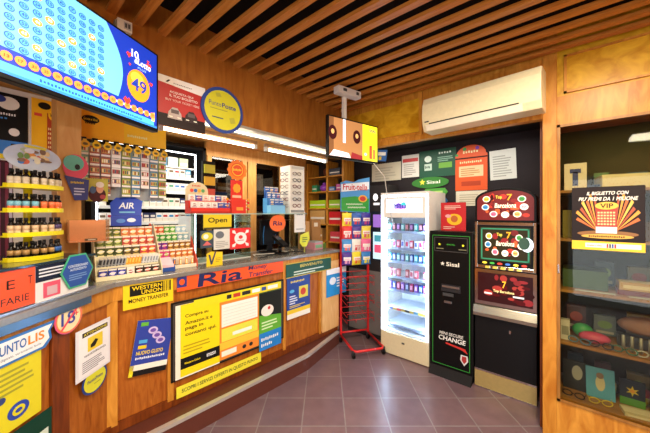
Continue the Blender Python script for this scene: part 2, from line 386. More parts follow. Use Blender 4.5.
sheet('services_strip', CF, 176.5, 261, 388, 399.5, P('e9df3a'), d_strip2, 'long yellow sticker with a line of text under the notice board', 'sticker', off=.014)
def d_blue(m, W, H):
    m.rect(0, W, 0, H, 1, P('1c3f94')); m.rect(0, W, 0, .12*H, 2, P('ece9df')); m.rect(0, W, .12*H, .22*H, 2, P('e8c71d'))
    m.blur(9, .15*W, .86*H, .6*W, .05*H, 2, P('f2d21a')); m.rect(.5*W, .9*W, .45*H, .74*H, 2, P('d9d24c')); m.disc(.68*W, .6*H, .12*W, .09*H, 3, P('c8402c'))
    m.disc(.2*W, .66*H, .1*W, .04*H, 2, P('58b0e0')); m.lines(.1*W, .45*W, .35*H, .58*H, 4, 2, P('dfe6f2')); m.lines(.1*W, .8*W, .26*H, .33*H, 2, 2, P('f2d21a'))
sheet('poster', CF, 287, 310, 278.5, 320.5, P('1c3f94'), d_blue, 'small dark blue poster with yellow base, right of the notice board', 'poster', off=.014)
def d_cyan(m, W, H):
    m.rect(0, W, 0, H, 1, P('1f8fd6')); m.rect(0, W, .8*H, H, 2, P('eef3f6')); m.disc(.3*W, .55*H, .16*W, .14*H, 2, P('e8f2fa')); m.lines(.5*W, .9*W, .3*H, .7*H, 4, 2, P('e8f2fa'))
sheet('sticker', CF, 326.5, 346, 270, 298, P('1f8fd6'), d_cyan, 'light blue and white notice at the far end of the counter front', 'notice', off=.014)
def d_vio(m, W, H):
    m.rect(0, W, .16*H, H, 1, P('2a3f9e')); m.rect(0, W, 0, .1*H, 1, P('18181a')); m.rect(0, W, .1*H, .2*H, 2, P('ece8da')); m.rect(0, .1*W, 0, .2*H, 2, P('e9d524'))
    m.text('NUOVO GUSTO', .1*W, .37*H, .72*W, .07*H, 2, P('f0d21c')); m.blur(15, .1*W, .29*H, .8*W, .045*H, 2, P('e8ecf6'))
    for x, z in ((.45, .8), (.58, .7), (.7, .6)): m.disc(x*W, z*H, .13*W, .065*H, 3, P('c9b9e6')); m.disc(x*W, z*H, .08*W, .035*H, 4, P('6a4ba6'))
    m.rect(.12*W, .34*W, .58*H, .64*H, 2, P('49a5e0')); m.rect(.12*W, .34*W, .48*H, .54*H, 2, P('e8c21c')); m.rect(.1*W, .3*W, .89*H, .96*H, 2, P('5fae3a'))
sheet('flyer', CF, 128, 166, 322.5, 378, P('e9d524'), d_vio, 'tilted blue and yellow flyer taped on the counter front beneath the yellow sign', 'flyer', off=.012, roll=9)
# left, angled stretch of the counter
def d_att(m, W, H):
    m.rect(0, W, 0, H, 1, P('e4e4ea')); m.rect(.06*W, .94*W, .05*H, .95*H, 2, P('f0f0f3')); m.rect(.15*W, .9*W, .83*H, .92*H, 3, P('2c2c2e')); m.text('ATTENZIONE', .18*W, .85*H, .69*W, .05*H, 4, P('e5d43a'))
    m.rect(.3*W, .74*W, .5*H, .78*H, 3, P('e8d032')); m.slab([(.38*W, .56*H), (.5*W, .56*H), (.6*W, .66*H), (.52*W, .70*H), (.38*W, .62*H)], -.0048, -.004, P('222222')); m.text('VIDEOSORVEGLIANZA', .2*W, .42*H, .64*W, .04*H, 3, P('444448'))
    m.lines(.15*W, .85*W, .12*H, .36*H, 6, 3, P('8d8d96'))
sheet('warning_notice', CL, 76, 110, 333, 385, P('e4e4ea'), d_att, 'white ATTENZIONE video surveillance notice on the counter corner pillar', 'notice', off=.02)
def d_round(m, W, H):
    m.disc(W/2, H/2, W/2, H/2, 1, P('1f3f8c')); m.disc(W/2, H/2, W*.43, H*.43, 2, P('d9d932')); m.text('PuntoPoste', .2*W, .48*H, .6*W, .12*H, 3, P('2c4a80')); m.rect(.45*W, .7*W, .34*H, .37*H, 3, P('8f9a40'))
sheet('round_sticker', CL, 81.5, 107, 375, 402.5, None, d_round, 'small round yellow sticker with blue rim below the surveillance notice', 'sticker', off=.018)
def d_yel(m, W, H):
    m.rect(0, W, 0, H, 1, P('d8cf1e')); m.disc(.62*W, .24*H, .17*W, .12*H, 2, P('2444a8')); m.ring(.62*W, .24*H, .1*W, .07*H, .012, 3, P('d8cf1e')); m.lines(.3*W, .9*W, .55*H, .92*H, 5, 2, P('9a9a2c')); m.disc(.36*W, .5*H, .07*W, .05*H, 2, P('2a4080'))
sheet('poster', CL, -28, 41, 380, 458, P('d8cf1e'), d_yel, 'yellow poster with a blue round mark at the near end of the counter front', 'poster', off=.014)
def d_dkg(m, W, H):
    m.rect(0, W, 0, H, 1, P('0e3b2c')); m.rect(.3*W, .9*W, .55*H, .7*H, 2, P('c9d8c9')); m.rect(.4*W, .8*W, .3*H, .4*H, 2, P('b03030'))
sheet('sign', CL, 12, 51.5, 434, 500, P('0e3b2c'), d_dkg, 'dark green sign overlapping the lower corner of the yellow poster', 'sign', off=.019)
def d_pl(m, W, H):
    m.slab([(0, 0), (.86*W, 0), (.95*W, .3*H), (.93*W, .65*H), (W, H), (0, H)], -.003, 0, P('2a72c0'))
    m.slab([(0, .1*H), (.82*W, .1*H), (.91*W, .35*H), (.89*W, .65*H), (.95*W, .9*H), (0, .9*H)], -.0045, -.0032, P('e9eef4'))
    m.text('PUNTO', .28*W, .42*H, .34*W, .36*H, 5, P('2c68b4')); m.text('LIS', .64*W, .42*H, .2*W, .36*H, 5, P('f08a20')); m.text('la digitale, veramente facile', .3*W, .2*H, .5*W, .12*H, 5, P('5a6a80'), False)
sheet('curved_sign', CL, -40, 55, 357, 388, None, d_pl, 'white payment sign with blue wavy border along the near counter rail', 'sign', off=.02)
def d_13(m, W, H):
    m.disc(W/2, H/2, W/2, H/2, 1, P('e85a8a')); m.disc(W/2, H/2, W*.42, H*.42, 2, P('f0e0b0')); m.text('18', .22*W, .3*H, .5*W, .42*H, 3, P('2c3f9a')); m.text('+', .68*W, .5*H, .16*W, .16*H, 3, P('d83a3a'))
    m.ring(W/2, H/2, W*.46, H*.46, .006, 4, P('f08a3a')); m.poly([(.18*W, .2*H), (.24*W, .16*H), (.84*W, .78*H), (.78*W, .82*H)], 5, P('e0405a'))
sheet('round_sticker', CL, 54, 82, 308, 340, None, d_13, 'round pink and orange age limit sticker with a diagonal bar on the counter rail', 'sticker', off=.024)

# ------------------------------------------------------------------ glass case on the near end of the counter
gA = hit(CL, -60, 300); 
gB = hit(CL, 92.5, 290); L = math.hypot(gB.x-gA.x, gB.y-gA.y)
gc = thing('glass_counter_case', (gA.x, gA.y, 1.153), 130.9, 'low glass-topped counter case at the near left end with notices on its front', 'display case')
MB().box(0, L, -.0, .012, .012, .19, glassy('dfeaea', .05)).build('front_glass', gc)
MB().box(-.005, L+.01, -.012, .46, .192, .205, mat('2f4450', .08, .3)).build('top_glass', gc, bevel=.002)
MB().box(-.005, L+.01, -.014, .46, 0, .012, STEEL).build('base_rail', gc)
MB().box(L-.004, L+.006, .0, .46, .012, .192, glassy('dfeaea', .05)).build('side_glass', gc)
MB().box(0, L, .44, .46, .012, .192, WD_TAN).build('back_panel', gc)
MB().box(-.02, L*.93, -.034, -.02, -.075, -.015, mat('5f7f9a', .2, .7)).build('steel_edging', gc)
def d_et(m, W, H):
    m.rect(0, W, 0, H, 1, P('f0521a')); m.text('E', .56*W, .52*H, .12*W, .22*H, 2, P('1e1e1e'), False); m.text('T', .88*W, .55*H, .07*W, .22*H, 2, P('1e1e1e'), False); m.text('SI FARIE', .3*W, .14*H, .6*W, .18*H, 2, P('2a2a2a'), False)
sheet('handwritten_sign', CL, -40, 35, 279, 326, P('f0521a'), d_et, 'bright orange handwritten sign on the front of the low glass case', 'sign', off=.004)
def d_bk(m, W, H):
    m.rect(0, W, .55*H, H, 1, P('131c33')); m.lines(.05*W, .7*W, .68*H, .95*H, 3, 2, P('dfe4ee')); m.rect(0, W, 0, .55*H, 1, P('dcdcdc'))
    m.rect(.12*W, .42*W, .08*H, .5*H, 2, P('d8506a')); m.rect(.18*W, .36*W, .14*H, .38*H, 3, P('c8a8b0')); m.ring(.72*W, .35*H, .14*W, .2*H, .006, 2, P('b060b8'))
sheet('notice', CL, 35.3, 88, 266.5, 304, P('dcdcdc'), d_bk, 'navy and white notice with a pink square beside the orange handwritten sign', 'notice', off=.004)
def d_hex(m, W, H):
    h = [(.25, 0), (.75, 0), (1, .5), (.75, 1), (.25, 1), (0, .5)]
    m.slab([(x*W, z*H) for x, z in h], -.003, 0, P('3fa87a')); m.slab([(W*(.5+(x-.5)*.9), H*(.5+(z-.5)*.9)) for x, z in h], -.0045, -.0032, P('1d4a9a'))
    m.text('CONCESSIONARIO', .2*W, .62*H, .6*W, .08*H, 5, P('cfe0f4')); m.text('AUTORIZZATO', .25*W, .52*H, .5*W, .07*H, 5, P('cfe0f4')); m.lines(.22*W, .8*W, .25*H, .45*H, 3, 5, P('6f93c8'))
sheet('hexagonal_sign', CL, 60, 93, 257, 292, None, d_hex, 'blue hexagonal sign with green rim on the corner of the glass case', 'sign', off=.012)

# ------------------------------------------------------------------ spirit display
T0 = 122.0
sd0 = hitz(33, 263, 1.36); sdc = Vector((-2.165, .148, 1.359))
sd = thing('miniature_bottle_stand', sdc, T0, 'yellow four-tier stand of miniature bottles with oval picture header', 'display stand')
YL = mat('e6d60e', .35)
def arc(r, w_, y0, n=12):
    return [(w_*math.sin(-PI/2+PI*i/n), y0-r*math.cos(-PI/2+PI*i/n)) for i in range(n+1)]
for k in range(4):
    z = .0+.122*k; m = MB()
    o_ = arc(.08, .128, .0); m.prism(o_+[(.128, .05), (-.128, .05)], z+.0, z+.006, YL)
    oo = arc(.085, .133, 0); ii = arc(.079, .127, 0); m.prism(oo+ii[::-1], z, z+.022, YL)
    m.build('tier', sd)
MB().lathe([(.018, 0), (.018, .5)], (0, .04, 0), YL, 10).build('pole', sd)
m = MB(); m.slab([(.132*math.cos(2*PI*i/32), .53+.07*math.sin(2*PI*i/32)) for i in range(32)], -.004, .0, P('cdd9ea'))
r = random.Random(5)
for i in range(26):
    a, q = r.uniform(0, 2*PI), r.uniform(0, .8)
    m.disc(.115*q*math.cos(a), .53+.056*q*math.sin(a), r.uniform(.012, .03), r.uniform(.006, .016), 4+i*.1, P(r.choice(['7aa05a', 'e8963a', 'f0d8a0', '4a6fb0', 'e8e8f0', 'b8c8a0', '8a6a50', '3f7fc8', 'd86a4a', 'f5f0d0'])), 12)
m.rect(-.05, .05, .58, .592, 8, P('e8dc3a')); m.build('header_card', sd)
def bottle_me(body, top):
    m = MB(); m.lathe([(.0125, 0), (.0135, .003), (.0135, .026), (.0137, .0265)], (0, 0, 0), mat(body, .25), 10)
    m.lathe([(.0138, .026), (.0138, .05)], (0, 0, 0), mat(top, .3), 10); m.lathe([(.0136, .05), (.011, .058), (.006, .065), (.006, .072)], (0, 0, 0), mat('1c1614', .2), 10)
    m.lathe([(.0075, .07), (.0075, .088)], (0, 0, 0), mat('141214', .4), 10); return m.mesh('bottle')
TIERC = [[('161214', 'b08a52')]*6+[('161214', '2f62b0')]*3, [('e8cfa0', 'd8b890')]*6+[('d8c8a8', '4b3a6a')]*3, [('e8703a', '7ab8c8')]*4+[('e8703a', 'f07a4a')]*5, [('ecdfc4', 'e6d8ba')]*9]
TN = ['lowest', 'second lowest', 'second highest', 'top']; CN = ['dark tan-labelled bottle', 'cream red-marked bottle', 'orange bottle', 'pale cream bottle']
ca, sa = math.cos(math.radians(T0)), math.sin(math.radians(T0))
bc = {}
for k in range(4):
    for i in range(9):
        col = TIERC[k][i]
        if col not in bc: bc[col] = bottle_me(*col)
        an = -PI/2*.86+PI*.86*i/8; lx = .112*math.sin(an); ly = -.062*math.cos(an)
        put(bc[col], 'miniature_bottle', (sdc.x+lx*ca-ly*sa, sdc.y+lx*sa+ly*ca, sdc.z+.122*k+.007), T0, f'{CN[k]}, {ORD[i]} from the left on the {TN[k]} tier of yellow stand', 'bottle', 'miniature bottles on the yellow stand')
    for i in range(6):
        lx = -.09+.036*i; ly = .008 if abs(lx) > .03 else -.012
        put(bc[TIERC[k][0]], 'miniature_bottle', (sdc.x+lx*ca-ly*sa, sdc.y+lx*sa+ly*ca, sdc.z+.122*k+.007), T0, f'miniature bottle in the rear row on the {TN[k]} tier of the yellow stand', 'bottle', f'rear row bottles, {TN[k]} tier')

# ------------------------------------------------------------------ left wall with posters, post
MB().box(-1.6, .28, 0, .05, 0, 2.4, mat('d9d4cc', .6)).build('wall_bar', None, (-2.75, .1, 0), 95, kind='structure')
def d_w1(m, W, H):
    m.rect(0, W, 0, H, 1, P('121417')); m.rect(0, W, .0, .28*H, 2, P('2f7fd8')); m.rect(0, W, 0, .07*H, 3, P('ecd820')); m.disc(.82*W, .42*H, .07*W, .06*H, 3, P('e8e4e0'))
    m.rect(.78*W, .94*W, .13*H, .24*H, 3, P('16181c')); m.blur(15, .35*W, .66*H, .5*W, .04*H, 3, P('e8e8e8')); m.blur(5, .5*W, .60*H, .25*W, .03*H, 3, P('3f8fe0')); m.disc(.75*W, .85*H, .14*W, .1*H, 3, P('e6e0d4')); m.disc(.6*W, .9*H, .12*W, .06*H, 4, P('223a8a')); m.rect(0, .3*W, .78*H, H, 3, P('e8c81c'))
sheet('poster', WL, -60, 28, 78, 152, P('121417'), d_w1, 'large black and blue poster with yellow base on the wall behind the bottle stand', 'poster')
def d_w2(m, W, H):
    m.rect(0, W, 0, H, 1, P('f0b81a')); m.rect(.6*W, W, 0, .75*H, 2, P('a83a1c'))
    for i in range(5):
        for j in range(5): m.disc((.66+.07*i)*W, (.08+.09*j)*H, .025*W, .028*H, 3, P('f0d8a0'), 8)
    m.disc(.8*W, .72*H, .16*W, .1*H, 4, P('f0c020')); m.text('VIP', .7*W, .68*H, .2*W, .08*H, 5, P('2a1a10')); m.rect(.1*W, .4*W, .66*H, .72*H, 2, P('d84a3a')); m.disc(.5*W, .88*H, .25*W, .07*H, 2, P('1c1814'))
sheet('poster', WL, 31.5, 57, 97, 149, P('f0b81a'), d_w2, 'orange-yellow lottery poster beside the tan wooden post', 'poster')
def d_door(m, W, H): 
    for i, c in enumerate(['5a1f3a', '8a2f5a', '3a2f50', '6f5a2a', 'a0507a', '40202e', '7a1f40', 'c8c0d0']): m.rect(W*i/8, W*(i+1)/8-.003, .02*H, .98*H, 1, P(c))
sheet('striped_curtain', WL, -20, 13, 158, 262, P('4a1a2c'), d_door, 'maroon striped strip curtain hanging left of the bottle stand', 'curtain')
def d_hw(m, W, H): pass
MB().box(0, .125, 0, .09, 1.153, 2.42, WD_TAN).build('trim_3', None, (-2.47, .27, 0), 100, kind='structure')

# ------------------------------------------------------------------ things hanging near the post
HP = ((-2.465, .27), 100)
def d_cone(m, W, H):
    m.disc(.5*W, .72*H, .48*W, .27*H, 1, P('e0446a')); m.disc(.42*W, .8*H, .38*W, .17*H, 2, P('5fb8a8')); m.disc(.55*W, .72*H, .1*W, .06*H, 3, P('20242c'))
    m.slab([(.08*W, .52*H), (W, .46*H), (.95*W, .02*H), (.45*W, 0)], -.002, .0, P('28307e')); m.blur(9, .3*W, .36*H, .5*W, .05*H, 4, P('e8c83a')); m.lines(.42*W, .85*W, .12*H, .3*H, 3, 4, P('c8cce8'))
sheet('hanging_card', HP, 62, 89, 152, 200, None, d_cone, 'pink and navy shaped card hanging on the wooden post', 'card')
def d_lady(m, W, H):
    m.rect(0, W, 0, H, 1, P('b8b03a')); m.disc(.5*W, .3*H, .4*W, .34*H, 2, P('4a1c24')); m.disc(.62*W, .56*H, .17*W, .2*H, 3, P('d89a7a')); m.disc(.62*W, .74*H, .19*W, .13*H, 4, P('e8dcd0')); m.disc(.3*W, .5*H, .14*W, .16*H, 3, P('3a5a8a')); m.disc(.75*W, .2*H, .14*W, .1*H, 4, P('a8303a'))
sheet('picture_card', ((-2.60, .5), 90), 86, 108, 178, 201, P('b8b03a'), d_lady, 'small card picturing a person in a pale knitted hat below the scratch cards', 'card')
# clear stand with an orange holder
q = hitz(93, 290, 1.153); q = Vector((-2.27, .33, 1.359))
st = thing('clear_holder', (-2.36, .315, 1.153), 90, 'clear acrylic box with an orange liner on the glass case corner', 'holder')
OR = mat('ff9a62', .4)
MB().box(0, .20, 0, .1, .262, .266, OR).slab([(0, .266), (.20, .266), (.20, .40), (0, .40)], .08, .084, OR).build('liner', st)
MB().box(-.003, .203, -.003, 0, .26, .405, glassy('f4f6f8', .1)).box(-.003, 0, 0, .1, .26, .405, glassy('f4f6f8', .1)).box(.2, .203, 0, .1, .26, .405, glassy('f4f6f8', .1)).build('clear_box', st)
MB().box(.05, .06, .05, .06, .0, .262, STEEL).build('foot', st)
MB().box(.0, .06, 0, .035, 0, .012, mat('3a2c26', .4)).rect(.01, .05, .003, .009, 1, P('e8e0d0')).build('payment_reader', None, (-2.39, .40, 1.42), 90, 'small dark gadget lying in the orange holder', 'gadget')

# ------------------------------------------------------------------ scratch card rack
SR = ((-2.62, 0), 90)
sA = hit(SR, 77, 195); sB = hit(SR, 166, 195); SW = sB.y-sA.y; Z0, Z1 = 1.70, 2.34
sr = thing('scratch_card_rack', (-2.62, sA.y, 0), 90, 'yellow-headed hanging rack for scratch cards behind the counter', 'rack')
m = MB().box(0, SW, 0, .012, 2.13, Z1, P('f0b810')); m.disc(.075, 2.27, .05, .028, 1, P('1c1814')); m.text('Gratta e Vinci', .035, 2.262, .08, .018, 2, P('f0c020')); m.blur(6, .045, 2.235, .06, .014, 1, P('2a2014'))
m.blur(11, .3, 2.19, .14, .02, 1, P('e8e0a0')); m.rect(0, SW*.48, 2.13, Z1, .5, P('f4a81a')); m.build('header', sr)
MB().box(0, SW, -.006, .012, 2.105, 2.125, mat('26221e', .4)).build('rail', sr)
for x_ in (.05, SW-.05): MB().tube([(x_, .006, 2.33), (x_, .006, 2.425)], .004, STEEL, 6).build('hanger', sr)
MB().box(0, SW, .05, .058, 1.70, 2.13, mat('9aa0a4', .5)).build('back_plate', sr)
cols = 9
sets = [('8ab0a0', 'c8d0a0'), ('a04838', 'd0a060'), ('a04838', 'c8a048'), ('e8e0d8', 'a04850'), ('8a9a40', 'c8b050'), ('5a90b8', 'c8b850'), ('e8ded8', 'b04a48'), ('4a7aa0', 'c0b860'), ('8aa040', 'c04a38')]
NMS = ['pale green', 'brick red and yellow', 'brick red and gold', 'white and red', 'olive and yellow', 'blue and yellow', 'white and dark red', 'blue and olive', 'green and red']
for i in range(cols):
    xc = SW*(i+.5)/cols; cw = SW/cols*.88
    MB().box(xc-.016, xc+.016, -.02, -.007, 2.105, 2.135, BLACK).build('clip', sr)
    t = MB(); t.T = Matrix.Translation((0, -.03, 0)); t.disc(xc+.008, 2.085, .026, .026, 1, P('f0bc14'), 16); t.disc(xc+.008, 2.085, .015, .01, 2, P('6a5a14'), 10); t.slab([(xc-.004, 2.105), (xc+.016, 2.105), (xc+.016, 2.12), (xc-.004, 2.12)], .0, .01, P('f0bc14')); t.build('price_tag', sr)
    m = MB(); zt = 2.08; r = random.Random(i); a_, b_ = sets[i]
    n = 5 if i % 3 else 4
    for k in range(n):
        ch = .072; zb = zt-ch*(k+1); y = -.012+.003*(k % 2)
        m.T = Matrix.Translation((0, y, 0)); m.box(-cw/2, cw/2, 0, .004, zb+.004, zb+ch, P(a_)); m.rect(-cw/2+.004, cw/2-.004, zb+.03, zb+ch-.01, 1, P(b_))
        for q_ in range(4): m.rect(-cw/2+.006+q_*cw/4.6, -cw/2+.014+q_*cw/4.6, zb+.034, zb+.058, 2, P(r.choice(['a02c28', 'e8d8a0', 'f0e8d8', '4a5a30', '30506a'])))
        m.rect(-cw/2, cw/2, zb+.006, zb+.02, 1, P('efe8e4'))
    m.build('scratch_card_strip', None, (-2.62+.0, sA.y+xc, 0), 90, f'{NMS[i]} strip of scratch cards, {ORD[i]} from the left on the yellow rack', 'scratch cards', 'strips of scratch cards on the rack')

# ------------------------------------------------------------------ fascia signs
def d_train(m, W, H):
    m.rect(0, W, 0, H, 1, P('b81f1c')); m.slab([(0, .86*H), (W, .80*H), (W, H), (0, H)], -.0028, -.002, P('eeeae6')); m.rect(0, W, 0, .25*H, 2, P('241414'))
    m.text('ACQUISTA QUI', .22*W, .68*H, .5*W, .05*H, 3, P('f0e6e0')); m.text('IL TUO BIGLIETTO', .22*W, .61*H, .6*W, .05*H, 3, P('f0e6e0')); m.text('BUY YOUR TICKET HERE', .14*W, .52*H, .72*W, .045*H, 3, P('f0d8d0'), False)
    for x, c in ((.33, 'b8a8a4'), (.68, '3a2c2e')):
        m.slab([((x-.15)*W, .17*H), ((x+.15)*W, .17*H), ((x+.13)*W, .3*H), ((x+.05)*W, .4*H), ((x-.05)*W, .4*H), ((x-.13)*W, .3*H)], -.0042, -.0036, P(c)); m.rect((x-.08)*W, (x+.08)*W, .28*H, .36*H, 4.2, P('5a4a4c')); m.rect((x-.12)*W, (x-.05)*W, .2*H, .22*H, 4.2, P('f0f0e0')); m.rect((x+.05)*W, (x+.12)*W, .2*H, .22*H, 4.2, P('f0f0e0'))
    m.blur(11, .3*W, .88*H, .4*W, .025*H, 4, P('8a8480')); m.slab([(.14*W, .88*H), (.18*W, .88*H), (.24*W, .94*H), (.2*W, .94*H)], -.0046, -.004, P('2a2a2a'))
sheet('train_ticket_sign', FA, 158, 205, 73, 124, P('b81f1c'), d_train, 'red sign with two cars hung on the fascia beside the big screen', 'sign', off=.008, th=.006)
def d_pp(m, W, H):
    n = 36; m.slab([(W/2+W/2*math.cos(2*PI*i/n), H/2+H/2*math.sin(2*PI*i/n)) for i in range(n)], -.0, .01, P('20408f'))
    m.disc(W/2, H/2, W*.43, H*.43, 1, P('cfcb28')); m.text('Punto', .17*W, .56*H, .28*W, .10*H, 2, P('2c4a86'), False); m.text('Poste', .47*W, .56*H, .34*W, .10*H, 2, P('1c3a80')); m.rect(.2*W, .6*W, .49*H, .505*H, 2, P('8f9440'))
    m.poly([(.68*W, .24*H), (.8*W, .28*H), (.76*W, .4*H), (.64*W, .36*H)], 2, P('b3b13a')); m.poly([(.34*W, .76*H), (.46*W, .78*H), (.42*W, .86*H), (.32*W, .84*H)], 2, P('b3b13a')); m.rect(.24*W, .5*W, .3*H, .325*H, 2, P('4a5a6a'))
sheet('round_sign', FA, 201, 243, 80, 128, None, d_pp, 'large round yellow sign with a blue rim on the wooden fascia', 'sign', off=.022)
cmp_ = hit(FA, 125, 31, .05)
m = MB().box(-.035, .035, 0, .05, 0, .062, mat('e9e6da', .4)); m.rect(-.005, .03, .012, .052, 1, P('b8b8b8')); m.rect(.0, .01, .02, .045, 2, P('505050')); m.rect(.015, .025, .02, .045, 2, P('505050')); m.box(-.045, -.034, .01, .04, .01, .05, mat('8a8678', .4))
m.build('alarm_sensor', None, cmp_, 90, 'small white alarm sensor box mounted high on the wooden fascia', 'sensor')

# ------------------------------------------------------------------ fluorescent tubes
def tube_lamp(y0, y1, lab):
    o = thing('tube_lamp', (-2.2, y0, 2.2), 90, lab, 'lamp', 'tube lamps under the fascia'); L_ = y1-y0
    MB().box(.0, L_, -.02, .02, .02, .05, mat('9a7040', .45)).build('housing', o)
    MB().tube([(.03, 0, 0), (L_-.03, 0, 0)], .013, E('fff4dc', 9), 12).build('tube', o)
    m = MB()
    for x in (.0, L_-.03): m.box(x, x+.03, -.018, .018, -.018, .022, mat('c8c2b4', .4))
    m.build('end_cap', o); return o
tube_lamp(.76, 1.58, 'lit white tube lamp under the fascia beneath the round yellow sign')
tube_lamp(1.68, 2.56, 'lit white tube lamp under the fascia, the one nearest the back corner')
for y0, y1, lb in ((.95, 1.62, 'thin upper light strip on the fascia underside below the train sign'), (1.75, 2.58, 'thin upper light strip on the fascia underside near the small screen')):
    MB().box(0, y1-y0, -.0, .010, 0, .014, E('fff1d6', 4)).build('light_strip', None, (-2.05, y0, 2.247), 90, lb, 'lamp', 'thin light strips under the fascia')

# ------------------------------------------------------------------ big screen
TVP = ((-1.744, .605), 118.6)
tW, tH = .76, .43; xd = Vector((math.cos(math.radians(118.6)), math.sin(math.radians(118.6)), 0))
o0 = Vector((-1.744, .605, 2.045))-xd*tW
tv = thing('wall_screen', o0, 118.6, 'large flat screen showing a lottery board with an orange ball marked 49', 'screen')
MB().box(0, tW, .0, .04, 0, tH, BLACK).box(.15, tW-.15, .04, .09, .08, tH-.08, BLACK).build('casing', tv, bevel=.004)
m = MB(); SX0, SX1, SZ0, SZ1 = .012, tW-.014, .018, tH-.012
cy = E('6abce4', .85); db = E('1032a8', .85); orr = E('f5883a', 1.1); wh = E('f4f8ff', 1.2); nb_ = E('1c4fb4', .9); lb = E('9fdcf2', 1)
m.rect(SX0, SX1, SZ0, SZ1, 1, db)
pts = [(SX0, .105)]+[(tW-.245+.05*math.sin(PI*i/14)-.06*(i/14), .105+(SZ1-.105)*i/14) for i in range(15)]+[(SX0, SZ1)]
m.poly(pts, 2, cy)
m.rect(SX0, SX1-.02, SZ0, .055, 2, E('49b4e8', 1)); m.rect(SX0, SX1, SZ0, .028, 2.3, E('2f7fd8', 1)); m.blur(37, .2, .032, .45, .012, 3, E('1a50b8', 1), False)
m.rect(.50, .72, .075, .083, 3, wh)
DR = {3, 12, 14, 21, 22, 29, 35, 41, 44, 47, 56, 63, 68, 70, 74, 77, 81, 89}
for c in range(10):
    for rr in range(9):
        x = tW-.327-.0395*(9-c)-.003; z = .118+.0315*(8-rr); n = rr*10+c+1
        if z > SZ1-.01 or x < .02: continue
        if n in DR: m.disc(x, z, .0155, .0125, 3, orr, 14)
        else: m.disc(x, z, .0145, .0125, 3, nb_, 14); m.disc(x, z, .0115, .0097, 3.5, E('4fa0d8', .9), 14)
        m.text(str(n), x-.0075, z-.005, .015, .0105, 4, wh if n in DR else E('14459c', .9))
for i in range(19):
    x = .03+.038*i; m.disc(x, .078-.004*0, .0165, .0155, 3.6, orr, 16); m.text(str(5+i*4 % 90), x-.007, .073, .014, .010, 4.4, E('8a3a10', 1))
m.disc(tW-.132, .20, .068, .078, 4, E('f08a1e', 1.05)); m.disc(tW-.142, .232, .04, .032, 4.4, E('f8a83a', 1.1)); m.text('49', tW-.178, .168, .092, .065, 5, E('16389a', 1))
m.text('10', tW-.175, .33, .04, .038, 4, wh); m.text('eLotto', tW-.16, .305, .10, .032, 5, wh, slant=.1); m.text('PLUS', tW-.14, .285, .05, .01, 5, E('9fc8f8', 1), False)
for x, z, s_ in ((-.19, .33, .014), (-.07, .33, .016), (-.055, .24, .011), (-.2, .1, .02), (-.075, .35, .008), (-.185, .285, .007)):
    m.poly([(tW+x, z-s_), (tW+x+s_, z+.2*s_), (tW+x+.5*s_, z+s_), (tW+x, z+.45*s_), (tW+x-.5*s_, z+s_), (tW+x-s_, z+.2*s_)], 4, E('e83a2c', 1))
m.poly([(tW-.05, .05), (tW-.03, .05), (tW-.03, .1), (tW-.05, .09)], 3.2, E('f0b86a', 1))
m.build('picture', tv)
MB().box(.30, .34, .05, .065, .2, .62, GREYD).build('bracket', tv)

# ------------------------------------------------------------------ small hanging screen
t2 = 77.6; p0 = Vector((-1.553, 1.83, 2.068))
q = thing('hanging_screen', p0, t2, 'small flat screen hanging from the slatted ceiling with a yellow advert', 'screen')
W2, H2 = .60, .355
MB().box(0, W2, 0, .035, 0, H2, BLACK).build('casing', q, bevel=.003)
m = MB(); a0, a1, z0, z1 = .012, W2-.012, .016, H2-.012
m.rect(a0, a1, z0, z1, 1, E('a87648', .85)); m.rect(.66*W2, a1, z0, z1, 2, E('e8dc28', 1)); m.rect(.27*W2, .32*W2, .14, z1, 2, E('c8d8f8', 1.3)); m.rect(a0, .1*W2, z0, z1, 1.5, E('7a5030', .8))
for x in (.08, .54): m.disc(x*W2, .60*H2, .075*W2, .17*H2, 2.5, E('3a1014', .8)); m.disc(x*W2, .62*H2, .03*W2, .06*H2, 3, E('d0a060', 1)); 
m.poly([(a0, z0), (.42*W2, z0), (.38*W2, .16*H2), (.1*W2, .2*H2)], 2, E('e8dce0', 1)); m.poly([(.42*W2, z0), (.66*W2, z0), (.66*W2, .14*H2), (.44*W2, .2*H2)], 2, E('8a2028', .9)); m.text('SISAL', .80*W2, .8*H2, .15*W2, .08*H2, 3, E('1c3070', 1)); m.rect(.8*W2, .86*W2, .1*H2, .45*H2, 3, E('b04a28', 1)); m.rect(.88*W2, .93*W2, .1*H2, .36*H2, 3, E('c86a38', 1)); m.disc(.72*W2, .2*H2, .03*W2, .04*H2, 3, E('8fb0c8', 1))
m.build('picture', q)
MB().box(.20, .235, .035, .06, .15, .56, mat('d8d4cc', .4)).build('pole', q)
MB().box(.10, .36, -.02, .05, .56, .62, mat('d8d4cc', .4)).box(.15, .19, -.026, -.02, .58, .605, mat('404040')).box(.3, .33, -.026, -.02, .58, .605, mat('404040')).build('ceiling_mount', q, bevel=.008)

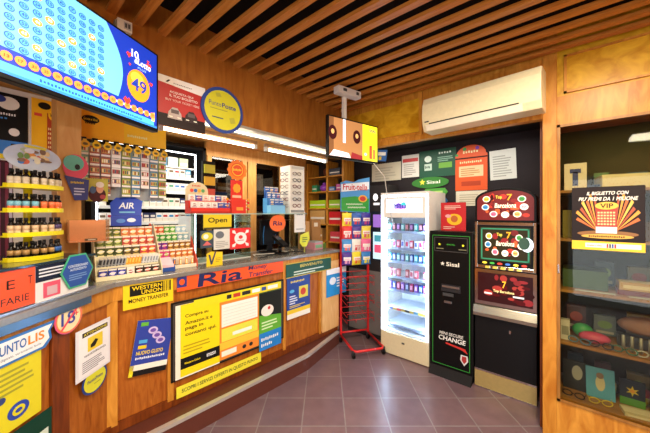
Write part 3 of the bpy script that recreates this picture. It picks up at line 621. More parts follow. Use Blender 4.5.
# ------------------------------------------------------------------ back bar: lit cigarette cabinet
cb0 = hit(BB, 91, 200).y; cb1 = hit(BB, 206, 200).y; CW = cb1-cb0
cg = thing('lit_shelf_cabinet', (-3.2, cb0, 0), 90, 'dark shelving cabinet with white light strips, full of small packs', 'cabinet')
MB().box(0, CW, .22, .24, .9, 2.34, MATBLACK).box(0, .03, 0, .22, .9, 2.34, MATBLACK).box(CW-.03, CW, 0, .22, .9, 2.34, MATBLACK).box(0, CW, 0, .22, 2.31, 2.34, MATBLACK).build('carcass', cg)
MB().box(.035, .046, -.006, .004, .95, 2.25, E('eaf4ff', 6)).build('light_strip', cg); MB().box(CW-.13, CW-.118, -.006, .004, .95, 2.25, E('eaf4ff', 6)).build('light_strip', cg)
MB().box(.05, CW-.13, -.006, .004, 2.24, 2.25, E('eaf4ff', 6)).build('light_strip', cg)
ZS = [1.20, 1.36, 1.515, 1.67, 1.83, 1.985]
for z in ZS: MB().box(.05, CW-.13, 0, .2, z-.012, z, WHITE).rect(.05, CW-.13, z-.03, z, 1, P('dfe6ea')).build('shelf', cg)
PK = [('e8e8ea', '2f5fb0', 'white and blue'), ('e8e8ea', 'b02c30', 'white and red'), ('3a9ac8', 'e8e8e8', 'light blue'), ('eeeeee', '8a9aa4', 'white and silver'), ('eae4dc', '6a5a4a', 'cream'), ('1c2c5a', 'd8d8d8', 'navy'), ('e2e0d8', '3f9a7a', 'white and green'), ('eceef0', '3a8ac8', 'white and sky blue'), ('e8e8ea', 'd070a0', 'white and pink')]
pm = []
for a_, b_, n_ in PK: pm.append(MB().box(-.027, .027, 0, .022, 0, .088, P(a_)).rect(-.027, .027, .0, .035, 1, P('d8d4cc')).rect(-.02, .02, .045, .066, 1, P(b_)).mesh('pack'))
SN = ['lowest', 'fifth from top', 'fourth from top', 'third from top', 'second from top', 'top']
for k, z in enumerate(ZS):
    x = .085; i = 0
    while x < CW-.16:
        v = random.randrange(len(PK))
        if not (random.random() < .06):
            put(pm[v], 'cigarette_pack', (-3.2-.015, cb0+x, z), 90, f'{PK[v][2]} pack, {ORD[i]} from the left on the {SN[k]} lit shelf', 'pack', 'packs on the lit shelves'); i += 1
        x += .0585
# boxes on the upper shelf
for i, (c, n_) in enumerate((('3f9ad0', 'light blue'), ('e8e8e0', 'white'), ('b8c8a0', 'pale green'))):
    MB().box(0, .09, 0, .1, 0, .1, P(c)).rect(.01, .08, .02, .05, 1, P('f4f4f4')).build('carton', None, (-3.23, cb1-.50+.11*i, 2.092), 90, f'{n_} carton on top of the upper packs in the lit cabinet', 'carton', 'cartons in the lit cabinet')
MB().box(.05, CW-.13, 0, .2, 2.078, 2.09, WHITE).build('shelf', cg)

# back bar wall: timber framed glazed doors
bb = thing('glazed_cupboard', (-3.2, cb1, 0), 90, 'tall timber cupboard with dark glazed doors behind the counter', 'cupboard')
BW = 3.2-cb1+.02; zt = 2.36
def yl(px): return hit(BB, px, 200).y-cb1
MB().box(0, BW, .24, .26, .9, zt, mat('231d1b', .6)).build('back', bb)
fr = MB().box(0, BW, -.02, .04, zt-.10, zt+.06, WD_TAN)
fr.build('top_rail', bb)
for a_, b_ in ((207, 211), (241.5, 246), (247.5, 255.5), (279.5, 283.5), (303, 306)): MB().box(yl(a_), yl(b_), -.02, .04, .9, zt-.1, WD_TAN).build('upright', bb)
MB().box(yl(211), yl(241.5), 0, .006, .95, zt-.1, glassy('c8c4bc', .06)).build('door_glass', bb); MB().box(yl(255.5), yl(279.5), 0, .006, .95, zt-.1, glassy('c8c4bc', .06)).build('door_glass', bb)
for z in (1.5, 1.85): MB().box(0, BW, .05, .23, z-.015, z, mat('4a3a2c', .5)).build('shelf', bb)
r = random.Random(3)
bxs = [(213, 1.85, .10, .16, 'e0d8c8', 'tall white'), (219, 1.85, .2, .12, 'b88a52', 'brown'), (231, 1.85, .14, .09, 'a87a48', 'small brown'), (222, 1.5, .12, .18, 'd0603a', 'orange'), (235, 1.5, .12, .14, '8a6a4a', 'dark brown'),
       (257, 1.85, .15, .28, 'ece8e0', 'big white'), (268, 1.85, .16, .1, 'd8d2c8', 'low white'), (258, 1.5, .14, .2, '6a2c30', 'maroon'), (270, 1.5, .14, .16, 'c8b8a0', 'beige')]
for px, z, w_, h_, c, n_ in bxs:
    MB().box(0, w_, 0, .12, 0, h_, mat(c, .6)).rect(.02, w_-.02, h_*.3, h_*.6, 1, P('efeadf')).build('carton', None, (-3.27, cb1+yl(px), z), 90, f'{n_} carton behind the dark glass of the timber cupboard', 'carton', 'cartons behind the cupboard glass')

# ------------------------------------------------------------------ gum and sweet trays on the counter
def tray(name, loc, th, W, tiers, col, trim, label):
    o = thing(name, loc, th, label, 'display tray'); dz, dy = .064, .056
    m = MB(); n = tiers
    for k in range(n): m.box(.004, W-.004, k*dy, n*dy, k*dz if k else 0, (k+1)*dz*.98-.02 if 0 else k*dz+.012, col)
    m.box(0, W, -.006, 0, 0, .028, col); m.build('body', o)
    for k in range(1, n): MB().box(.004, W-.004, k*dy-.004, k*dy, k*dz-.04, k*dz+.02, col).build('step', o)
    ol = [(-.02, 0), (n*dy, 0), (n*dy, n*dz+.04), (n*dy-.05, n*dz+.04), (.0, .07), (-.024, .04)]
    for x in (-.005, W): MB().side(ol, x, x+.005, trim).build('side_panel', o)
    return o, dz, dy
TH = 84
def onp(base, th, x, y, z):
    t = math.radians(th); return (base[0]+x*math.cos(t)-y*math.sin(t), base[1]+x*math.sin(t)+y*math.cos(t), base[2]+z)
tl = (-2.345, .445, 1.153)
tr, dz, dy = tray('gum_display_tray', tl, TH, .375, 5, mat('ede3bd', .45), mat('e8ddb0', .45), 'cream stepped tray of chewing gum and sachets on the counter')
_pk = {}
def packet(w_, h_, d_, c1, c2, c3='f2ece0'):
    k = (w_, h_, d_, c1, c2, c3)
    if k not in _pk:
        m = MB().box(-w_/2, w_/2, 0, d_, 0, h_, P(c1)).rect(-w_/2, w_/2, h_*.84, h_, 1, P('f0e8d4'))
        if w_ > .03: m.disc(0, h_*.5, w_*.33, h_*.2, 1, P(c2), 12).poly([(-w_*.4, h_*.42), (w_*.4, h_*.5), (w_*.4, h_*.62), (-w_*.4, h_*.54)], 2, P(c3))
        else: m.rect(-w_*.3, w_*.3, h_*.3, h_*.75, 1, P(c2))
        _pk[k] = m.rect(-w_*.36, w_*.36, h_*.08, h_*.18, 1, P(c2)).mesh('packet')
    return _pk[k]
x = .035
for i in range(7):
    c = [('2c3a9a', 'd8c8e8', 'violet blue'), ('2c3a9a', 'd8c8e8', 'violet blue'), ('2c3a9a', 'd8c8e8', 'violet blue'), ('e8e0d0', '9a3040', 'white spotted'), ('3a2418', 'd87060', 'dark brown'), ('3a2418', 'd87060', 'dark brown'), ('3a2418', 'd87060', 'dark brown')][i]
    put(packet(.044, .06, .03, c[0], c[1]), 'gum_box', onp(tl, TH, x, .003, .0125), TH, f'{c[2]} gum box, {ORD[i]} from the left in the front row of the cream tray', 'box', 'boxes in the front row of the cream tray'); x += .051
x = .02
for i in range(19):
    c, n_ = (('a8acb0', 'silver') if i < 8 else ('e8a02a', 'orange') if i < 13 else ('e0dfdc', 'white'))
    o = put(packet(.03, .07, .006, c, ['3a3a40', 'f4d060', '9aa0a4'][0 if i < 8 else 1 if i < 13 else 2]), 'sachet', onp(tl, TH, x, dy+.012+.004*(i % 2), dz+.0125), TH-35, f'{n_} sachet leaning, {ORD[i]} from the left in the second row of the cream tray', 'sachet', 'leaning sachets in the cream tray'); o.rotation_euler[1] = .22; x += .0185
R3 = [[('3c4a1c', 'e8e0a0', 'olive')]*3+[('4a3a1c', 'c8b060', 'dark gold')]*2+[('c83a3a', 'f0c040', 'red')]*2, [('6a7a30', 'd8e08a', 'green')]*3+[('c84a3a', 'f0d8a0', 'red')]*4, [('5a6a24', 'd8d060', 'moss green')]*3+[('e0783a', 'f4e8a0', 'orange')]*4]
for k in range(3):
    for i in range(7):
        c = R3[k][i]
        put(packet(.048, .074, .02, c[0], c[1]), 'gum_pack', onp(tl, TH, .035+.051*i, dy*(k+2)+.006, dz*(k+2)+.0125), TH, f'{c[2]} gum pack, {ORD[i]} from the left in the {["middle", "fourth", "rearmost"][k]} row of the cream tray', 'pack', 'gum packs on the cream tray')
# blue carton on top
cp = onp(tl, TH, .10, .215, .352)
bx = thing('display_carton', (cp[0], cp[1], cp[2]), TH-8, 'blue open carton of mints with white lettering above the cream tray', 'carton')
m = MB(); m.box(0, .19, 0, .09, .0, .075, P('1b3fae')); m.disc(.06, .037, .028, .016, 1, P('4f8ad8'), 12); m.disc(.125, .042, .028, .016, 1, P('e8f0f8'), 12); m.build('box', bx)
m = MB(); m.T = Matrix.Translation((0, .09, .075)) @ Matrix.Rotation(math.radians(-18), 4, 'X'); m.slab([(0, 0), (.19, 0), (.2, .12), (.15, .15), (.03, .145), (-.008, .1)], -.003, 0, P('1540b8')); m.text('AIR', .045, .055, .10, .05, 3.5, P('f0f6fa'), slant=.15); m.rect(.05, .15, .02, .032, 3.5, P('6fb8e0')); m.build('lid', bx)
# second tray
tl2 = (-2.44, .845, 1.153)
tr2, dz, dy = tray('sweet_display_tray', tl2, TH, .285, 5, mat('f0e6d0', .45), mat('e0502a', .45), 'orange-edged stepped tray of sweets and pens beside the cream tray')
R2 = [[('1c3a9a', 'f0a030', 'blue')]*3+[('f0a030', 'f4e8c0', 'orange and cream')]*3, [('d83a8a', 'b0d040', 'pink')]*2+[('c86a2a', 'f0c880', 'amber')]*4, [('6a2c9a', 'd8508a', 'purple')]*2+[('8a5a20', 'e8c060', 'brown')]*4, [('3f9a3a', 'c8e8a0', 'green')]*4+[('8ab0b8', 'e8f0f0', 'pale blue')]*2, [('e8603a', 'f8d8b0', 'orange')]*2+[('5aa83a', 'e8f0c0', 'leaf green')]*2+[('a8c8d8', 'f0f0f0', 'icy blue')]*2]
for k in range(5):
    for i in range(6):
        c = R2[k][i]; nm = 'lighter' if k == 0 else 'sweet_packet'
        put(packet(.043 if k else .018, .074, .02 if k else .01, c[0], c[1]), nm, onp(tl2, TH, .028+.0455*i, dy*k+.006, dz*k+.0125), TH, f'{c[2]} packet, {ORD[i]} from the left, {["front", "second", "third", "fourth", "rearmost"][k]} row of the orange-edged tray', 'packet', 'packets on the orange-edged tray')
# blue leaflet pocket between trays
pk = thing('small_gum_holder', (-2.36, .835, 1.153), 82, 'small blue holder of pink and white packets between the two trays', 'holder')
MB().side([(0, 0), (.12, 0), (.12, .07), (.0, .03)], 0, .1, P('1c4a9c')).build('box', pk)
MB().side([(.0, .031), (.12, .071), (.11, .095), (-.0, .05)], .01, .09, P('e8c0cc')).build('packets', pk)

# ------------------------------------------------------------------ glass case with the Open sign
ga = thing('glass_case', (-2.5, 1.145, 1.153), 90, 'clear glass counter case holding signs, with an open shelf below sweets', 'display case')
GL = 1.40; gl = glassy('e6f2ee', .06)
MB().box(0, .585, 0, .006, .006, .432, gl).build('front_glass', ga); MB().box(0, .006, .006, .3, .006, .432, gl).build('side_glass', ga); MB().box(.579, .585, .006, .3, .006, .432, gl).build('side_glass', ga)
MB().box(-.005, GL, -.004, .31, .434, .442, mat('a8c8bc', .1, 0, 0, .02)).build('top_glass', ga)
MB().box(0, .585, 0, .3, 0, .006, WHITE).build('base', ga)
MB().box(GL-.02, GL-.01, .02, .3, .0, .434, gl).build('side_glass', ga)
MB().box(-.004, .03, .05, .3, .01, .42, mat('dfe8ea', .4)).build('light_box', ga)
GP = ((-2.5, 0), 90)
def d_open(m, W, H): m.rect(0, W, 0, H, 1, P('e2c81c')); m.rect(0, W, 0, .12*H, 2, P('4a4420')); m.text('Open', .15*W, .34*H, .68*W, .45*H, 2, P('24221c')); 
sheet('open_sign', GP, 203.5, 231.5, 214.5, 229.5, P('e2c81c'), d_open, 'yellow sign reading Open on the front of the glass case', 'sign', off=.006)
def d_l1(m, W, H): m.rect(0, W, 0, H, 1, P('3a4a5a')); m.disc(.5*W, .66*H, .44*W, .24*H, 2, P('d8d03a')); m.disc(.4*W, .66*H, .2*W, .14*H, 3, P('f0f0e8')); m.poly([(.15*W, .15*H), (.85*W, .15*H), (.5*W, .4*H)], 2, P('d86a6a'))
sheet('sticker', GP, 200.5, 213.5, 231, 248.5, P('3a4a5a'), d_l1, 'dark sticker with a yellow disc below the Open sign', 'sticker', off=.006)
def d_l2(m, W, H): m.rect(0, W, 0, H, 1, P('dcdcd4')); m.disc(.35*W, .72*H, .25*W, .18*H, 2, P('6a7078')); m.lines(.1*W, .9*W, .1*H, .45*H, 4, 2, P('a8a8a4'))
sheet('notice', GP, 213.8, 230.5, 229.5, 250, P('dcdcd4'), d_l2, 'pale printed notice with a grey drawing below the Open sign', 'notice', off=.006)
def d_red(m, W, H):
    m.rect(0, W, 0, H, 1, P('e02a26')); m.disc(.5*W, .5*H, .3*W, .3*H, 2, P('f4eeea')); m.disc(.5*W, .56*H, .1*W, .09*H, 3, P('d83a34')); m.rect(.34*W, .66*W, .38*H, .42*H, 3, P('c87a78'))
    for x, z, dx, dzz in ((.1, .1, 1, 1), (.9, .1, -1, 1), (.1, .9, 1, -1), (.9, .9, -1, -1)):
        m.poly([(x*W, z*H), ((x+.12*dx)*W, z*H), ((x+.2*dx)*W, (z+.2*dzz)*H), (x*W, (z+.12*dzz)*H)], 2, P('f4eeea'))
sheet('payment_sign', GP, 230, 250.5, 228.5, 249.5, P('e02a26'), d_red, 'square red sign with a white circle and corner arrows on the glass case', 'sign', off=.012)
def d_v(m, W, H): m.slab([(0, 0), (W, 0), (W, .9*H), (.6*W, .94*H), (.3*W, H), (0, .86*H)], -.002, 0, P('ecc81e')); m.poly([(.1*W, .8*H), (.22*W, .8*H), (.3*W, .35*H), (.5*W, .98*H), (.6*W, .98*H), (.34*W, .12*H), (.24*W, .12*H)], 3, P('2a3a5a')); m.lines(.55*W, .9*W, .25*H, .6*H, 3, 3, P('b09a1c'))
ap = sheet('approval_sticker', ((-2.31, 0), 90), 206.5, 222.5, 249, 264, None, d_v, 'yellow tag with a large dark tick at the counter edge', 'sticker', off=0)
ap.location.z = 1.153
# red sweet boxes on top of the case
zc = 1.153+.443
kb = thing('sweet_display_box', (-2.52, 1.135, zc), 90, 'red display box of sweets with a round cream header on the glass case', 'display box')
Rd = P('d8301e')
MB().box(0, .38, 0, .05, 0, .05, Rd).box(0, .38, .05, .12, 0, .115, Rd).rect(0, .38, 0, .018, 1, P('b02018')).build('box', kb)
m = MB(); m.T = Matrix.Translation((0, .115, 0)); m.slab([(.0, .115), (.21, .115)]+[(.105+.105*math.cos(a_*PI/12), .20+.09*math.sin(a_*PI/12)) for a_ in range(13)], -.003, 0, P('d8c8a0'))
for i, c in enumerate(['e04a3a', '3a6ab0', 'e8b03a', '58a060']): m.disc(.055+.035*i, .21, .017, .017, 4, P(c), 12)
m.blur(6, .06, .245, .08, .018, 4, P('c83a2a')); m.build('header', kb)
for i in range(6):
    c, n_ = [('f0e8e0', 'white'), ('3a5ab0', 'blue'), ('e8dcd0', 'cream')][i % 3]
    put(packet(.057, .055, .02, c, 'c83a2c'), 'sweet_bar', (-2.575, 1.167+.0625*i, zc+.116), 90, f'{n_} sweet, {ORD[i]} from the left on the upper step of the red display box', 'sweet', 'sweets on the red display box')
for i in range(6):
    c, n_ = [('f4ece4', 'white'), ('f4ece4', 'white'), ('2f4fa8', 'blue')][i // 2]
    put(packet(.057, .055, .018, c, '8a2c3c'), 'sweet_bar', (-2.525, 1.167+.0625*i, zc+.051), 90, f'{n_} sweet, {ORD[i]} from the left on the lower step of the red display box', 'sweet', 'sweets on the red display box')
ls = thing('lollipop_stand', (-2.51, 1.52, zc), 84, 'red lollipop stand with orange scalloped disc header on the glass case', 'display stand')
MB().box(0, .15, 0, .1, 0, .14, Rd).rect(.05, .12, .03, .06, 1, P('e89a3a')).build('box', ls)
m = MB(); m.T = Matrix.Translation((0, .05, 0)); m.box(.015, .14, 0, .004, .14, .33, P('d82a1c')); m.disc(.078, .25, .04, .045, 1, P('f0a02a'), 30, .08, 8); m.rect(.03, .125, .155, .18, 1, P('e8c0a0')); m.build('card', ls)
m = MB(); m.T = Matrix.Translation((0, .045, 0)); m.slab([(.08+.1*(1+.06*math.cos(12*t_*2*PI/72))*math.cos(t_*2*PI/72), .43+.1*(1+.06*math.cos(12*t_*2*PI/72))*math.sin(t_*2*PI/72)) for t_ in range(72)], -.004, 0, P('f07a1c')); m.disc(.08, .43, .07, .07, 4, P('e04a1c')); m.ring(.08, .43, .06, .06, .008, 5, P('f8c030')); m.blur(6, .035, .42, .09, .025, 5, P('f8d040')); m.build('header', ls)
MB().box(.07, .085, .055, .07, .14, .45, WHITE).build('pole', ls)
k = 0
for side_ in (-1, 1):
    for j in range(4):
        x = -.012 if side_ < 0 else .162; m = MB(); m.tube([(0, 0, 0), (.0, -.03*0, .0), (.03*side_, -.01, .01)], .0025, WHITE, 6); m.ball((.035*side_, -.012, .012), .013, .013, .013, mat(['e02a2a', 'f0a02a'][j % 2], .2))
        p = onp((-2.51, 1.52, zc), 84, 0 if side_ < 0 else .15, .03, .03+.032*j)
        m.build('lollipop', None, p, 84, f'{["red", "orange"][j % 2]} lollipop, {ORD[j]} up on the {"left" if side_ < 0 else "right"} side of the red stand', 'lollipop', 'lollipops on the red stand')
# hanging gum rack behind
gr = thing('hanging_gum_rack', (-2.77, 1.36, 1.596), 88, 'tall black rack of colourful gum packs behind the glass case', 'rack')
MB().box(0, .13, 0, .03, 0, .52, BLACK).build('frame', gr)
for i in range(4):
    MB().box(.012, .118, -.02, .0, 0, .085, P(['2c5fa8', 'b84a3a', 'c8a02c', 'b8b83a'][i])).build('gum_box', None, onp((-2.77, 1.36, 1.596), 88, 0, 0, .04+.12*i), 88, f'{["blue", "red", "yellow", "lime"][i]} gum box, {ORD[i]} up in the black hanging rack', 'box', 'gum boxes in the black rack')
# light blue sweets display
bd = thing('blue_display_box', (-2.52, 2.0, zc), 86, 'light blue stepped display box of toy sweets right of the timber post', 'display box')
MB().box(0, .20, 0, .07, 0, .09, P('7ab8dc')).box(0, .20, .07, .15, 0, .17, P('4a90c8')).box(.02, .18, .15, .155, .17, .30, P('3a6ab0')).build('box', bd)
r = random.Random(9)
for k in range(3):
    for i in range(3):
        c = r.choice(['c84a3a', 'e8e0d8', '2c4aa0', 'e8b83a'])
        put(packet(.055, .065, .02, '3f70b8', c), 'sweet_bag', onp((-2.52, 2.0, zc), 86, .035+.062*i, [.02, .08, .12][k]-.0, [.091, .171, .235][k] if k < 2 else .236), 86, f'blue sweet bag, {ORD[i]} from the left, {["front", "middle", "rear"][k]} row of the light blue box', 'bag', 'bags in the light blue box')
# spectacles tower
sg = thing('spectacles_stand', (-2.50, 2.27, zc), 84, 'white tower stand of reading glasses at the far end of the counter', 'display stand')
MB().box(0, .21, 0, .2, 0, .56, mat('e4e0d4', .45)).box(.02, .19, -.002, 0, .52, .55, P('c8c4b8')).build('tower', sg, bevel=.004)
MB().box(.01, .20, -.004, -.001, .01, .04, P('8a8a84')).build('name_plate', sg)
def specs(c):
    m = MB(); M_ = mat(c, .3)
    for sx in (-1, 1):
        m.tube([(sx*.033+.026*math.cos(2*PI*i/14), 0, .018*math.sin(2*PI*i/14)) for i in range(14)], .004, M_, 5, True); m.tube([(sx*.06, 0, .006), (sx*.063, .06, .004)], .002, M_, 5)
    m.tube([(-.008, 0, .004), (.008, 0, .004)], .0025, M_, 5); return m.mesh('spectacles')
sm = [specs('7a3038'), specs('3a3a48'), specs('8a7a6a')]
for j in range(6):
    put(sm[j % 3], 'spectacles', onp((-2.50, 2.27, zc), 84, .09, -.012, .09+.075*j), 84, f'{["maroon", "dark", "brown"][j % 3]} reading glasses, {ORD[j]} up on the front of the white stand', 'glasses', 'reading glasses on the white stand')
    put(sm[(j+1) % 3], 'spectacles', onp((-2.50, 2.27, zc), 84, .225, .06, .09+.075*j), 84+75, f'{["maroon", "dark", "brown"][(j+1) % 3]} reading glasses, {ORD[j]} up on the right side of the white stand', 'glasses', 'reading glasses on the white stand')
    put(sm[(j+2) % 3], 'spectacles', onp((-2.50, 2.27, zc), 84, -.016, .09, .09+.075*j), 84-70, f'{["maroon", "dark", "brown"][(j+2) % 3]} reading glasses, {ORD[j]} up on the left side of the white stand', 'glasses', 'reading glasses on the white stand')

# ------------------------------------------------------------------ till corner
mo = thing('till_monitor', (-2.62, 1.95, 1.153), 96, 'black till monitor seen from behind on the counter', 'monitor')
MB().box(.0, .27, .0, .03, .09, .37, BLACK).build('screen', mo, bevel=.006); MB().box(.1, .17, .0, .02, .0, .1, BLACK).box(.04, .23, -.06, .1, 0, .012, BLACK).build('stand', mo)
MB().tube([(.03, -.004, .1), (.02, -.01, .2), (.04, -.006, .3)], .003, mat('2a8ad0', .4), 6).tube([(.2, -.004, .09), (.21, -.01, .2)], .003, mat('2a8ad0', .4), 6).build('cable', mo)
def d_rd(m, W, H): m.disc(W/2, H/2, W/2, H/2, 1, P('f06a1e')); m.text('Ria', .2*W, .36*H, .58*W, .28*H, 2, P('2a1c50'), slant=.15)
sheet('round_sign', ((-2.507, 0), 90), 269.5, 285.5, 215, 232, None, d_rd, 'round orange sign hanging in front of the till monitor', 'sign', off=0)
pt = thing('card_terminal', (-2.36, 2.02, 1.153), 100, 'black card payment terminal on a swivel base by the till', 'terminal')
MB().box(0, .09, 0, .13, 0, .02, BLACK).tube([(.045, .06, .02), (.045, .06, .09)], .02, BLACK, 10).build('base', pt)
m = MB(); m.T = Matrix.Translation((.0, .0, .08)) @ Matrix.Rotation(math.radians(35), 4, 'X'); m.box(.0, .09, 0, .17, 0, .03, BLACK); m.box(.01, .08, .09, .15, .03, .032, mat('46505a', .2)); m.build('keypad', pt)
r = random.Random(4)
for i, (c, lab) in enumerate((('1a1a1c', 'black'), ('cfcabd', 'pale grey'))):
    pts = [(-2.36-.12*i+.06*math.sin(t_*1.7+i*2), 1.72+.07*t_+.02*math.cos(t_*2.3+i), 1.16+.012*abs(math.sin(t_*1.1+i))) for t_ in [q_*.5 for q_ in range(18)]]
    MB().tube(pts, .005, mat(c, .5), 6).build('cable', None, (0, 0, 0), 0, f'{lab} tangled cable lying on the counter by the till', 'cable')
def d_qr(m, W, H): m.rect(0, W, 0, H, 1, P('ebe9e4')); m.blur(8, .2*W, .82*H, .6*W, .07*H, 2, P('6a6a6a')); m.rect(.15*W, .85*W, .12*H, .18*H, 2, P('b0b0b0'))
sheet('payment_card', ((-2.507, 0), 90), 294.5, 305, 211.5, 232.5, P('ebe9e4'), d_qr, 'upright white card standing on the dark worktop near the till', 'card', off=0)
def d_yg(m, W, H): m.box(.45*W, .55*W, 0, .004, -.062, .1*H, P('8a8a3a')); m.slab([(.0, .3*H), (.3*W, 0), (.7*W, 0), (W, .5*H), (.9*W, H), (.5*W, .9*H), (.1*W, .8*H)], -.002, 0, P('c8cc22')); m.lines(.25*W, .8*W, .3*H, .7*H, 3, 3, P('4a6a30'))
sheet('leaf_shaped_tag', ((-2.30, 0), 86), 299.5, 309.5, 232, 247, None, d_yg, 'yellow-green leaf-shaped tag at the edge of the dark worktop', 'tag', off=0)
MB().box(0, .14, 0, .16, 0, .085, mat('c88a94', .5)).box(.0, .14, 0, .16, .085, .1, P('9aa0a0')).rect(.01, .13, .02, .06, 1, P('7ab08a')).build('tissue_box', None, (-2.38, 2.56, 1.153), 88, 'pink and green box at the far right end of the worktop', 'box')
MB().box(0, .1, 0, .15, 0, .06, mat('6a8a3a', .5)).box(.01, .09, .01, .14, .06, .07, P('d8d048')).build('carton', None, (-2.42, 2.71, 1.153), 88, 'low green and yellow carton at the counter end beside the rack', 'carton')
MB().box(0, .14, 0, .1, 0, .34, mat('b9884e', .6)).box(.03, .09, -.001, 0, .24, .30, P('e8e0d0')).build('carton', None, (-2.62, 2.52, 1.153), 60, 'tall brown cardboard carton standing behind the far worktop', 'carton')
MB().box(0, .12, 0, .1, 0, .36, mat('a87a48', .6)).box(.03, .08, -.001, 0, .27, .32, P('e8e0d0')).build('carton', None, (-2.60, 2.74, 1.153), 60, 'narrow brown cardboard carton nearest the back shelves', 'carton')

# ------------------------------------------------------------------ corner shelving behind the till
cs = thing('corner_shelving', (-3.15, 3.2, 0), 0, 'open wooden corner shelving with colourful odds and ends', 'shelving')
SWd = .72
for x in (0, .40, SWd-.03): MB().box(x, x+.03, 0, .25, .9, 2.36, WD_CAB).build('upright', cs)
CZ = [1.19, 1.44, 1.67, 1.92, 2.14]
for z in CZ: MB().box(.03, SWd-.03, 0, .25, z-.018, z, WD_CAB).build('shelf', cs)
MB().box(0, SWd, .25, .26, .9, 2.36, mat('2c2420', .7)).build('back', cs)
def sbox(x, z, w_, h_, c, n, kind='storage_box', d=.14):
    MB().box(0, w_, 0, d, 0, h_, mat(c, .4)).rect(.01, w_-.01, h_*.35, h_*.5, 1, P('e8e0d4')).build(kind, None, (-3.15+x, 3.22, z), 0, f'{n} on the open wooden corner shelving', 'box', 'boxes on the corner shelving')
sbox(.05, 1.67, .32, .12, 'a8c81e', 'long lime green box'); sbox(.44, 1.67, .2, .12, '8fb820', 'short lime green box')
sbox(.44, 1.44, .22, .18, 'c81c22', 'bright red crate'); sbox(.1, 1.92, .1, .1, '3a8a5a', 'green box'); sbox(.44, 1.92, .1, .06, '4f78a8', 'flat blue box'); sbox(.57, 1.92, .09, .09, 'b04a8a', 'magenta box'); sbox(.06, 1.19, .25, .18, 'b88a50', 'brown cardboard box', 'carton'); sbox(.06, 1.44, .3, .2, 'c89a5a', 'wide brown cardboard box', 'carton'); sbox(.44, 2.14, .2, .1, '2f3a4a', 'dark box'); sbox(.46, 1.19, .18, .14, 'c8404a', 'rose red box')
MB().ball((0, 0, .055), .08, .06, .055, mat('8a3ab0', .35)).lathe([(.025, .1), (.03, .13), (.01, .14)], (0, 0, 0), mat('8a3ab0', .35)).build('purple_pot', None, (-2.87, 3.30, 1.921), 0, 'round purple pot on the wooden corner shelving', 'pot')
MB().ball((0, 0, .07), .06, .05, .07, mat('6a3418', .4)).tube([(.0, 0, .13), (.03, 0, .2), (.06, 0, .13)], .012, mat('6a3418', .4), 8).build('wooden_jug', None, (-2.82, 3.30, 2.141), 0, 'round brown wooden jug on the top corner shelf', 'jug')

# ------------------------------------------------------------------ red sweets rack on wheels
RB = Vector((-2.095, 2.985, 0)); RT = 57
rk = thing('wire_rack', RB, RT, 'red wire display rack on black castors with bags of sweets', 'rack')
RM = mat('d4262a', .3)
hw = .182
for s_ in (-1, 1): MB().box(s_*hw-.011, s_*hw+.011, -.011, .011, .08, 1.5, RM).build('post', rk)
fd = -.44
m = MB(); m.tube([(-hw, 0, .09), (-hw, fd+.03, .08), (-hw+.03, fd, .08), (hw-.03, fd, .08), (hw, fd+.03, .08), (hw, 0, .09)], .014, RM, 8); m.tube([(-hw, 0, .12), (hw, 0, .12)], .012, RM, 8); m.build('base', rk)
for x, y in ((-hw, fd+.02), (hw, fd+.02), (-hw, .0), (hw, .0)):
    n = 14; m = MB().box(x-.016, x+.016, y-.01, y+.01, .06, .085, GREYD).box(x-.016, x-.013, y-.01, y+.01, .03, .06, GREYD).box(x+.013, x+.016, y-.01, y+.01, .03, .06, GREYD); cas = m.build('castor', rk)
    m = MB(); m.side([(y+.032*math.cos(2*PI*i/n), .033+.032*math.sin(2*PI*i/n)) for i in range(n)], x-.012, x+.012, BLACK); m.build('wheel', cas)
for z in (.33, .40, .54, .61, .76, .84, 1.0):
    m = MB(); d = -.20 if z < .9 else -.06
    m.tube([(-hw, 0, z), (-hw+.01, d, z-.03), (-hw+.01, d, z+.01), (hw-.01, d, z+.01), (hw-.01, d, z-.03), (hw, 0, z)], .0038, RM, 6)
    m.tube([(-hw, -.0, z+.03), (hw, -.0, z+.03)], .0038, RM, 6)
    for q_ in (-.06, .06): m.tube([(q_, 0, z+.03), (q_, d, z-.03), (q_, d, z+.01)], .003, RM, 6)
    m.build('wire_shelf', rk)
MB().tube([(-1.44, 2.36, 2.07), (-1.40, 2.5, 1.95), (-1.46, 2.66, 1.78), (-1.55, 2.95, 1.5), (-1.66, 3.19, 1.35)], .004, mat('d8d4c8', .5), 6).build('cable', None, (0, 0, 0), 0, 'thin white cable hanging down from the small hanging screen', 'cable')
MB().tube([(-hw, 0, 1.2), (hw, 0, 1.2)], .004, RM, 6).tube([(-hw, 0, 1.36), (hw, 0, 1.36)], .004, RM, 6).tube([(-hw, 0, 1.5), (hw, 0, 1.5)], .006, RM, 6).tube([(-hw, 0, 1.05), (hw, 0, 1.05)], .004, RM, 6).build('hook_bars', rk)
m = MB(); m.T = Matrix.Translation((0, -.02, 0)); HW = hw+.012
m.slab([(-HW, 1.62), (HW, 1.60), (HW, 2.05), (.05, 2.02), (-.02, 1.985), (-.12, 2.0), (-HW, 1.975)], -.004, 0, P('4a98d8'))
m.slab([(-HW+.01, 1.63), (HW-.01, 1.61), (HW-.01, 1.78), (.0, 1.81), (-HW+.01, 1.79)], -.006, -.004, P('2f9a3a')); m.poly([(-HW+.008, 1.86), (HW-.008, 1.90), (HW-.008, 1.995), (-HW+.008, 1.955)], 5.5, P('eef2f6')); m.text('Fruit-tella', -HW+.03, 1.885, 2*HW-.06, .075, 7, P('c82030'))
